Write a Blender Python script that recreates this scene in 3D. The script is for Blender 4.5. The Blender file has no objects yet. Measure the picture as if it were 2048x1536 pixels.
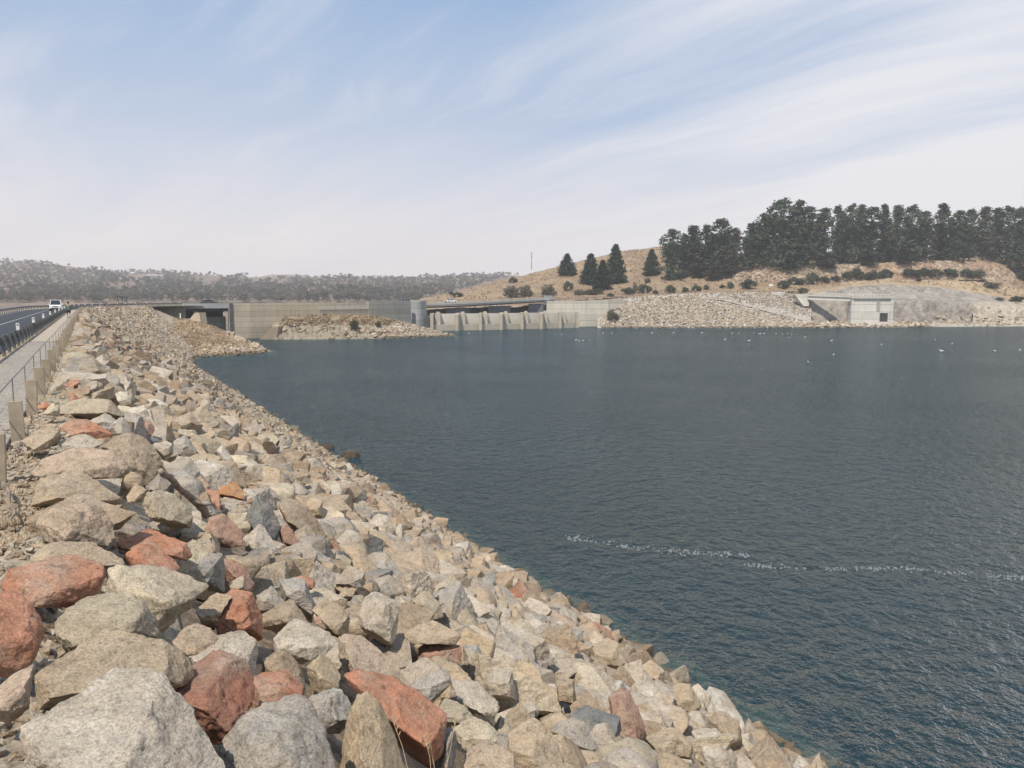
CLOUD_ROT = -127; HAZE = .00025; EXPO = 0.24
import bpy, bmesh, math, random
import numpy as np
from mathutils import Vector, Matrix, noise as mnoise
from mathutils.bvhtree import BVHTree
random.seed(7); RNG = np.random.default_rng(11)
sc = bpy.context.scene
COL = sc.collection
R = math.radians
# ------------------------------------------------------------------ camera
F_PX = 1621.0; H = 12.0; PITCH = math.atan((768-595)/F_PX); ZC = 9.7
cam_d = bpy.data.cameras.new('camera'); cam = bpy.data.objects.new('camera', cam_d); COL.objects.link(cam)
cam.location = (0, 0, H); cam.rotation_euler = (math.pi/2-PITCH, 0, 0)
cam_d.sensor_width = 36; cam_d.lens = F_PX/2048*36; cam_d.clip_start = 0.1; cam_d.clip_end = 30000
sc.camera = cam
CF = Vector((0, math.cos(PITCH), -math.sin(PITCH))); CU = Vector((0, math.sin(PITCH), math.cos(PITCH))); CR = Vector((1, 0, 0))
def ray(px, py):
    return CF + CR*((px-1024)/F_PX) - CU*((py-768)/F_PX)
def P(px, py, D):                       # point seen at a pixel of the survey photo, D metres north of the lens
    d = ray(px, py); t = D/d.y
    return Vector((d.x*t, D, H+d.z*t))
def W(px, py, z=0.0):                   # point at a known height
    d = ray(px, py); t = (z-H)/d.z
    return Vector((d.x*t, d.y*t, z))
def PZ(px, D, z):
    d = ray(px, 640); t = D/d.y
    return Vector((d.x*t, D, z))
def proj(v):
    v = Vector(v)-Vector((0, 0, H)); f = v.dot(CF)
    if f < 0.2: return None
    return (1024+F_PX*v.dot(CR)/f, 768-F_PX*v.dot(CU)/f, f)
UD = Vector((-.462, .887, 0)).normalized(); ND = Vector((UD.y, -UD.x, 0))   # along the dam, towards the water
def PS(p, s, z=ZC):
    v = ND*p+UD*s; return Vector((v.x, v.y, z))
# ------------------------------------------------------------------ object helpers
def tag(o, label=None, cat=None, group=None, kind=None):
    if label: o['label'] = label
    if cat: o['category'] = cat
    if group: o['group'] = group
    if kind: o['kind'] = kind
    return o
def link(name, me, mat=None, parent=None, loc=None):
    if mat is not None and not me.materials: me.materials.append(mat)
    o = bpy.data.objects.new(name, me); COL.objects.link(o)
    if parent is not None: o.parent = parent
    if loc is not None: o.location = loc
    return o
def empty(name, loc=(0, 0, 0), rz=0):
    o = bpy.data.objects.new(name, None); COL.objects.link(o)
    o.location = loc; o.rotation_euler = (0, 0, rz); o.empty_display_size = .3
    return o
def copy_tree(o, parent=None):
    c = o.copy(); COL.objects.link(c); c.parent = parent
    for ch in [x for x in bpy.data.objects if x.parent == o]: copy_tree(ch, c)
    return c
def npmesh(name, verts, faces, smooth=False):
    me = bpy.data.meshes.new(name)
    verts = np.asarray(verts, dtype=np.float32); faces = np.asarray(faces, dtype=np.int32)
    k = faces.shape[1]
    me.vertices.add(len(verts)); me.vertices.foreach_set('co', verts.ravel())
    me.loops.add(faces.size); me.loops.foreach_set('vertex_index', faces.ravel())
    me.polygons.add(len(faces)); me.polygons.foreach_set('loop_start', np.arange(0, faces.size, k, dtype=np.int32))
    me.update(calc_edges=True)
    me.polygons.foreach_set('use_smooth', np.full(len(faces), smooth, dtype=bool))
    me.validate(); return me
class MB:
    """collects boxes, prisms and tubes for ONE mesh"""
    def __init__(s): s.v = []; s.f = []
    def add(s, vs, fs):
        b = len(s.v); s.v += [tuple(x) for x in vs]; s.f += [tuple(i+b for i in f) for f in fs]
    def box(s, c, d, rz=0, m=None):
        x, y, z = d[0]/2, d[1]/2, d[2]/2; co, si = math.cos(rz), math.sin(rz); vs = []
        for a in (-x, x):
            for b in (-y, y):
                for e in (-z, z): vs.append((c[0]+a*co-b*si, c[1]+a*si+b*co, c[2]+e))
        s.add(vs, [(0, 1, 3, 2), (4, 6, 7, 5), (0, 4, 5, 1), (2, 3, 7, 6), (0, 2, 6, 4), (1, 5, 7, 3)])
    def hexa(s, a, b):                 # a, b: 4 bottom, 4 top points
        s.add(list(a)+list(b), [(3, 2, 1, 0), (4, 5, 6, 7), (0, 1, 5, 4), (1, 2, 6, 5), (2, 3, 7, 6), (3, 0, 4, 7)])
    def prism(s, pts, off):            # polygon extruded by a vector
        n = len(pts); off = Vector(off); a = [Vector(p) for p in pts]
        s.add(a+[p+off for p in a], [tuple(range(n))[::-1], tuple(range(n, 2*n))]+[(i, (i+1) % n, n+(i+1) % n, n+i) for i in range(n)])
    def tube(s, pts, r, n=8):
        pts = [Vector(p) for p in pts]; rs = r if isinstance(r, (list, tuple)) else [r]*len(pts); vs = []; fs = []
        for i, p in enumerate(pts):
            d = (pts[min(i+1, len(pts)-1)]-pts[max(i-1, 0)]).normalized()
            a = d.orthogonal().normalized() if abs(d.z) > .9 else d.cross(Vector((0, 0, 1))).normalized(); b = d.cross(a)
            for k in range(n):
                t = 2*math.pi*k/n; vs.append(p+(a*math.cos(t)+b*math.sin(t))*rs[i])
        for i in range(len(pts)-1):
            for k in range(n): fs.append((i*n+k, i*n+(k+1) % n, (i+1)*n+(k+1) % n, (i+1)*n+k))
        fs += [tuple(range(n))[::-1], tuple((len(pts)-1)*n+k for k in range(n))]
        s.add(vs, fs)
    def wallpath(s, pts, z0, z1, th):  # thickness behind the polyline (away from the lens)
        pts = [Vector((p[0], p[1], 0)) for p in pts]; n = len(pts)
        z0 = z0 if isinstance(z0, (list, tuple)) else [z0]*n; z1 = z1 if isinstance(z1, (list, tuple)) else [z1]*n
        ns = []
        for i in range(n):
            d = (pts[min(i+1, n-1)]-pts[max(i-1, 0)]).normalized(); ns.append(Vector((-d.y, d.x, 0)))
        vs = []; fs = []
        for i in range(n):
            a = pts[i]; b = a+ns[i]*th
            vs += [(a.x, a.y, z0[i]), (a.x, a.y, z1[i]), (b.x, b.y, z1[i]), (b.x, b.y, z0[i])]
        for i in range(n-1):
            for k in range(4): fs.append((i*4+k, (i+1)*4+k, (i+1)*4+(k+1) % 4, i*4+(k+1) % 4))
        fs += [(0, 1, 2, 3), tuple((n-1)*4+k for k in (3, 2, 1, 0))]
        s.add(vs, fs)
    def build(s, name, mat, parent=None, loc=None, bevel=0, smooth=False):
        me = bpy.data.meshes.new(name); me.from_pydata(s.v, [], s.f); me.update()
        bm = bmesh.new(); bm.from_mesh(me); bmesh.ops.recalc_face_normals(bm, faces=bm.faces)
        if bevel: bmesh.ops.bevel(bm, geom=[e for e in bm.edges], offset=bevel, segments=1, affect='EDGES')
        bm.to_mesh(me); bm.free()
        if smooth: me.polygons.foreach_set('use_smooth', [True]*len(me.polygons))
        return link(name, me, mat, parent, loc)
# ------------------------------------------------------------------ material helpers
def newmat(name):
    m = bpy.data.materials.new(name); m.use_nodes = True; nt = m.node_tree; nt.nodes.clear()
    out = nt.nodes.new('ShaderNodeOutputMaterial'); return m, nt, out
def N(nt, t, **kw):
    n = nt.nodes.new(t)
    for k, v in kw.items():
        if k in n.inputs: n.inputs[k].default_value = v
        else: setattr(n, k, v)
    return n
def noise_n(nt, vec, scale, detail=4, rough=.55):
    n = N(nt, 'ShaderNodeTexNoise'); n.inputs['Scale'].default_value = scale; n.inputs['Detail'].default_value = detail
    n.inputs['Roughness'].default_value = rough; nt.links.new(vec, n.inputs['Vector']); return n.outputs['Fac']
def ramp(nt, fac, stops):
    r = N(nt, 'ShaderNodeValToRGB'); e = r.color_ramp.elements
    while len(e) > 1: e.remove(e[-1])
    for i, (p, c) in enumerate(stops):
        el = e[0] if i == 0 else e.new(p); el.position = p
        el.color = (*c, 1) if isinstance(c, (tuple, list)) else (c, c, c, 1)
    nt.links.new(fac, r.inputs['Fac']); return r.outputs['Color']
def mix(nt, a, b, fac, mode='MIX'):
    m = N(nt, 'ShaderNodeMix', data_type='RGBA', blend_type=mode)
    for sock, v in ((m.inputs[6], a), (m.inputs[7], b), (m.inputs[0], fac)):
        if isinstance(v, (int, float)):
            sock.default_value = v if sock == m.inputs[0] else (v, v, v, 1)
        elif isinstance(v, (tuple, list)): sock.default_value = (*v[:3], 1)
        else: nt.links.new(v, sock)
    return m.outputs[2]
def math_n(nt, op, a, b=None, c=None):
    m = N(nt, 'ShaderNodeMath', operation=op)
    for i, v in enumerate((a, b, c)):
        if v is None: continue
        if isinstance(v, (int, float)): m.inputs[i].default_value = v
        else: nt.links.new(v, m.inputs[i])
    return m.outputs[0]
def mapping(nt, vec, scale=(1, 1, 1), rot=(0, 0, 0), loc=(0, 0, 0)):
    m = N(nt, 'ShaderNodeMapping'); nt.links.new(vec, m.inputs['Vector'])
    m.inputs['Scale'].default_value = scale; m.inputs['Rotation'].default_value = rot; m.inputs['Location'].default_value = loc
    return m.outputs['Vector']
def bump(nt, h, strength=.5, dist=.05, normal=None):
    b = N(nt, 'ShaderNodeBump'); b.inputs['Strength'].default_value = strength; b.inputs['Distance'].default_value = dist
    nt.links.new(h, b.inputs['Height'])
    if normal is not None: nt.links.new(normal, b.inputs['Normal'])
    return b.outputs['Normal']
def finish(m, nt, out, col, rough=.9, nrm=None, spec=.3, metal=0):
    b = N(nt, 'ShaderNodeBsdfPrincipled')
    if isinstance(col, (tuple, list)): b.inputs['Base Color'].default_value = (*col[:3], 1)
    else: nt.links.new(col, b.inputs['Base Color'])
    if isinstance(rough, (int, float)): b.inputs['Roughness'].default_value = rough
    else: nt.links.new(rough, b.inputs['Roughness'])
    b.inputs['Specular IOR Level'].default_value = spec; b.inputs['Metallic'].default_value = metal
    if nrm is not None: nt.links.new(nrm, b.inputs['Normal'])
    nt.links.new(b.outputs[0], out.inputs['Surface']); return m
def coords(nt, kind='Object', rnd=False):
    tc = N(nt, 'ShaderNodeTexCoord'); v = tc.outputs[kind]
    if rnd:
        oi = N(nt, 'ShaderNodeObjectInfo'); a = N(nt, 'ShaderNodeVectorMath', operation='MULTIPLY_ADD')
        cmb = N(nt, 'ShaderNodeCombineXYZ')
        for k in range(3): nt.links.new(oi.outputs['Random'], cmb.inputs[k])
        nt.links.new(cmb.outputs[0], a.inputs[0]); a.inputs[1].default_value = (37, 53, 71); nt.links.new(v, a.inputs[2]); v = a.outputs[0]
    return v
def simple(name, c1, c2=None, scale=3, rough=.8, bscale=None, bdist=.01, spec=.3, metal=0, rnd=False, detail=5):
    m, nt, out = newmat(name); v = coords(nt, 'Object', rnd)
    c2 = c2 or tuple(x*.75 for x in c1)
    col = ramp(nt, noise_n(nt, v, scale, detail), [(.32, c2), (.68, c1)])
    nrm = bump(nt, noise_n(nt, v, bscale, 5), .6, bdist) if bscale else None
    return finish(m, nt, out, col, rough, nrm, spec, metal)
def rock_mat(name, base=None, attr=False, sc_=1.0, speck=1.0, tint=(.30, .22, .15), bd=.05):
    m, nt, out = newmat(name); v = coords(nt, 'Object', not attr)
    if attr:
        a = N(nt, 'ShaderNodeAttribute'); a.attribute_name = 'Col'; b = a.outputs['Color']
    else: b = base
    n1 = noise_n(nt, v, 1.3*sc_, 4, .6); n2 = noise_n(nt, v, 7*sc_, 6, .65); n3 = noise_n(nt, v, 60*sc_, 3, .7)
    vs = mapping(nt, v, (1.0, 1.0, 3.4), (.5, .35, .2))
    n4 = noise_n(nt, vs, 3.1*sc_, 6, .62)
    c = mix(nt, b, mix(nt, b, tint, .75), ramp(nt, n1, [(.40, 0), (.62, 1)]))
    c = mix(nt, c, (.47, .40, .31), ramp(nt, noise_n(nt, v, 2.6*sc_, 5, .65), [(.50, 0), (.70, .5)]))
    c = mix(nt, c, ramp(nt, n2, [(.25, .66), (.5, 1.0), (.75, 1.2)]), .85, 'MULTIPLY')
    c = mix(nt, c, ramp(nt, n4, [(.3, .70), (.48, 1.0), (.7, 1.15)]), .6, 'MULTIPLY')
    c = mix(nt, c, ramp(nt, n3, [(.32, .45), (.5, 1.0), (.66, 1.4)]), .7*speck, 'MULTIPLY')
    pit = noise_n(nt, v, 14*sc_, 5, .72); c = mix(nt, c, ramp(nt, pit, [(.30, .45), (.44, 1.0), (.60, 1.0), (.74, 1.2)]), .75, 'MULTIPLY')
    gp_ = N(nt, 'ShaderNodeNewGeometry'); sz_ = N(nt, 'ShaderNodeSeparateXYZ'); nt.links.new(gp_.outputs['Position'], sz_.inputs[0])
    wet = ramp(nt, math_n(nt, 'ADD', math_n(nt, 'MULTIPLY', sz_.outputs[2], 1.0), math_n(nt, 'MULTIPLY', n2, .3)), [(.48, 1), (.80, 0)])
    c = mix(nt, c, mix(nt, c, (.46, .44, .40), 1, 'MULTIPLY'), wet)
    h = math_n(nt, 'ADD', math_n(nt, 'MULTIPLY', noise_n(nt, v, 4.5*sc_, 9, .68), 1.0), math_n(nt, 'MULTIPLY', n4, .9))
    h = math_n(nt, 'ADD', h, math_n(nt, 'MULTIPLY', noise_n(nt, v, 22*sc_, 6, .75), .5))
    return finish(m, nt, out, c, .88, bump(nt, h, .9, bd/sc_), .25)
# ------------------------------------------------------------------ rock shapes
ROCKC = dict(tan=(.48, .385, .28), pale=(.55, .50, .43), grey=(.42, .40, .37), bluegrey=(.29, .29, .285), red=(.50, .235, .155), orange=(.60, .27, .12),
             brown=(.37, .29, .21), darkred=(.37, .16, .115), cream=(.59, .52, .40), slate=(.19, .20, .205), redbrown=(.42, .26, .20), pink=(.51, .40, .31),
             olive=(.44, .385, .295), white=(.63, .59, .53), ochre=(.50, .40, .28))
ROCKC.update(red=(.49, .24, .155), orange=(.54, .28, .13), darkred=(.36, .165, .115))
ROCKC = {k: (v[0]*.93, v[1]*.905, v[2]*.86) for k, v in ROCKC.items()}
RM = {k: rock_mat('granite_'+k if k not in ('red', 'orange', 'darkred', 'redbrown') else 'ironstone_'+k, v,
                  speck=.7 if k in ('red', 'orange', 'darkred', 'redbrown') else 1.0,
                  tint=tuple(x*.6+y*.35 for x, y in zip(v, (.30, .26, .20))) if k in ('red', 'orange', 'darkred', 'redbrown', 'slate') else (.36, .29, .21)) for k, v in ROCKC.items()}
def ico(sub):
    bm = bmesh.new(); bmesh.ops.create_icosphere(bm, subdivisions=sub, radius=1)
    v = np.array([x.co[:] for x in bm.verts]); f = np.array([[q.index for q in p.verts] for p in bm.faces]); bm.free(); return v, f
ICO = {k: ico(k) for k in (1, 2, 3, 4, 5, 6)}
def roughen(v, amp, freq, seed, octv=4):
    n = v/np.maximum(np.linalg.norm(v, axis=1, keepdims=True), 1e-6); off = Vector((seed*1.7 % 97, seed*3.1 % 89, seed*.7 % 83))
    d = np.array([mnoise.fractal(Vector(p)*freq+off, .7, 2.1, octv) for p in v])
    return v+n*(d*amp)[:, None]
def ledges(v, amp, freq, seed):
    g = np.random.default_rng(int(seed)+5); d = g.normal(size=3); d /= np.linalg.norm(d); off = Vector((seed % 31, 3, 7))
    t = v@d*freq+np.array([mnoise.fractal(Vector(p)*freq*.35+off, .7, 2.1, 3) for p in v])*.8; s = t-np.floor(t); s = np.where(s < .86, s/.86, (1-s)/.14)
    n = v/np.maximum(np.linalg.norm(v, axis=1, keepdims=True), 1e-6); m_ = np.array([max(0, mnoise.noise(Vector(p)*freq*.4+off*2)+.25) for p in v]); return v+n*((s-.5)*amp*m_)[:, None]
def clampp(v, planes, passes=4):
    for _ in range(passes):
        for n, d in planes:
            k = np.maximum(v@n-d, 0); v = v-k[:, None]*n
    return v
def rand_rock(sub, seed, radii, kind='angular'):
    rg = np.random.default_rng(seed); v = ICO[sub][0]*1.25
    pl = []
    for i in range(13 if kind == 'angular' else 9):
        n = rg.normal(size=3); n /= np.linalg.norm(n)
        pl.append((n, rg.uniform(.52, .85) if kind == 'angular' else rg.uniform(.75, .98)))
    v = clampp(v, pl, 3)
    if kind == 'round': v = v*.95
    v = v*np.array(radii)
    return v
def poly_rock(planes, box, edge, bev):
    """an exact convex block: a box cut by planes, its edges chamfered, then split fine enough to carry relief"""
    bm = bmesh.new(); bmesh.ops.create_cube(bm, size=2); bmesh.ops.scale(bm, vec=box, verts=bm.verts)
    for n, d in planes:
        n = Vector(n); r = bmesh.ops.bisect_plane(bm, geom=bm.verts[:]+bm.edges[:]+bm.faces[:], plane_co=n*d, plane_no=n, clear_outer=True, dist=1e-5)
        ed = [e for e in r['geom_cut'] if isinstance(e, bmesh.types.BMEdge)]
        if len(ed) > 2: bmesh.ops.edgeloop_fill(bm, edges=ed)
    bmesh.ops.remove_doubles(bm, verts=bm.verts, dist=edge*.15); bmesh.ops.dissolve_degenerate(bm, edges=bm.edges, dist=edge*.1)
    if bev > 0: bmesh.ops.bevel(bm, geom=bm.edges[:], offset=bev, segments=2, profile=.6, affect='EDGES', clamp_overlap=True)
    for _ in range(9):
        bmesh.ops.triangulate(bm, faces=[f for f in bm.faces if len(f.verts) > 3])
        le = [e for e in bm.edges if e.calc_length() > edge*1.5]
        if not le: break
        bmesh.ops.subdivide_edges(bm, edges=le, cuts=1)
    bmesh.ops.triangulate(bm, faces=bm.faces); bmesh.ops.recalc_face_normals(bm, faces=bm.faces)
    bm.verts.ensure_lookup_table(); v = np.array([x.co[:] for x in bm.verts]); f = np.array([[q.index for q in p.verts] for p in bm.faces]); bm.free(); return v, f
def block_planes(rg):
    """a few big fracture faces in roughly three directions plus odd cuts"""
    out = []; M = rot_rand(rg, .12)
    for ax in range(3):
        for sg in (-1, 1):
            n = np.zeros(3); n[ax] = sg; n = n+rg.normal(size=3)*.24; n /= np.linalg.norm(n); out.append((M@n, rg.uniform(.66, .95)))
    for _ in range(rg.integers(3, 7)):
        n = rg.normal(size=3); n /= np.linalg.norm(n); out.append((n, rg.uniform(.68, .98)))
    return out
def block_rock(seed, radii, edge, bev=.05):
    rg = np.random.default_rng(seed); v, f = poly_rock(block_planes(rg), (1.15, 1.15, 1.15), edge, bev); return v*np.array(radii), f
def rot_rand(rg, tilt=1.0):
    a = rg.uniform(0, 2*math.pi); m = Matrix.Rotation(a, 3, 'Z')
    m = Matrix.Rotation(rg.normal()*tilt, 3, 'X')@Matrix.Rotation(rg.normal()*tilt, 3, 'Y')@m
    return np.array(m)
# ------------------------------------------------------------------ the dam face as a ruled surface: crest line, waterline
def lin(a, b, t): return a+(b-a)*t
EDGE_P, TOE_P = -.4, 15.7
FACE = [(-20, PS(EDGE_P, -20), PS(TOE_P, -20)), (150, PS(EDGE_P, 150), PS(TOE_P, 150)),
        (170, Vector((-78.2, 151.3, 0)), Vector((-62.5, 157.5, 0))), (190, Vector((-85.5, 170, 0)), Vector((-63.5, 163, 0))),
        (208, Vector((-89.5, 187, 0)), Vector((-64.5, 166, 0))), (226, Vector((-90.5, 205, 0)), Vector((-66, 170, 0)))]
def face(s, q):
    for i in range(len(FACE)-1):
        if s <= FACE[i+1][0] or i == len(FACE)-2:
            t = (s-FACE[i][0])/(FACE[i+1][0]-FACE[i][0]); c = lin(FACE[i][1], FACE[i+1][1], t); w = lin(FACE[i][2], FACE[i+1][2], t)
            p = lin(c, w, q); return Vector((p.x, p.y, ZC*(1-q)))
KS = ZC/(TOE_P-EDGE_P); SN = (Vector((0, 0, 1))+ND*KS).normalized()      # slope normal on the straight
def hit_slope(px, py, lift=0.0):
    d = ray(px, py); o = Vector((0, 0, H)); q0 = PS(EDGE_P, 0)+SN*lift
    t = (q0-o).dot(SN)/d.dot(SN); p = o+d*t
    if (p.dot(ND)) < EDGE_P: t = (ZC+lift-H)/d.z; p = o+d*t
    return p
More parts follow.
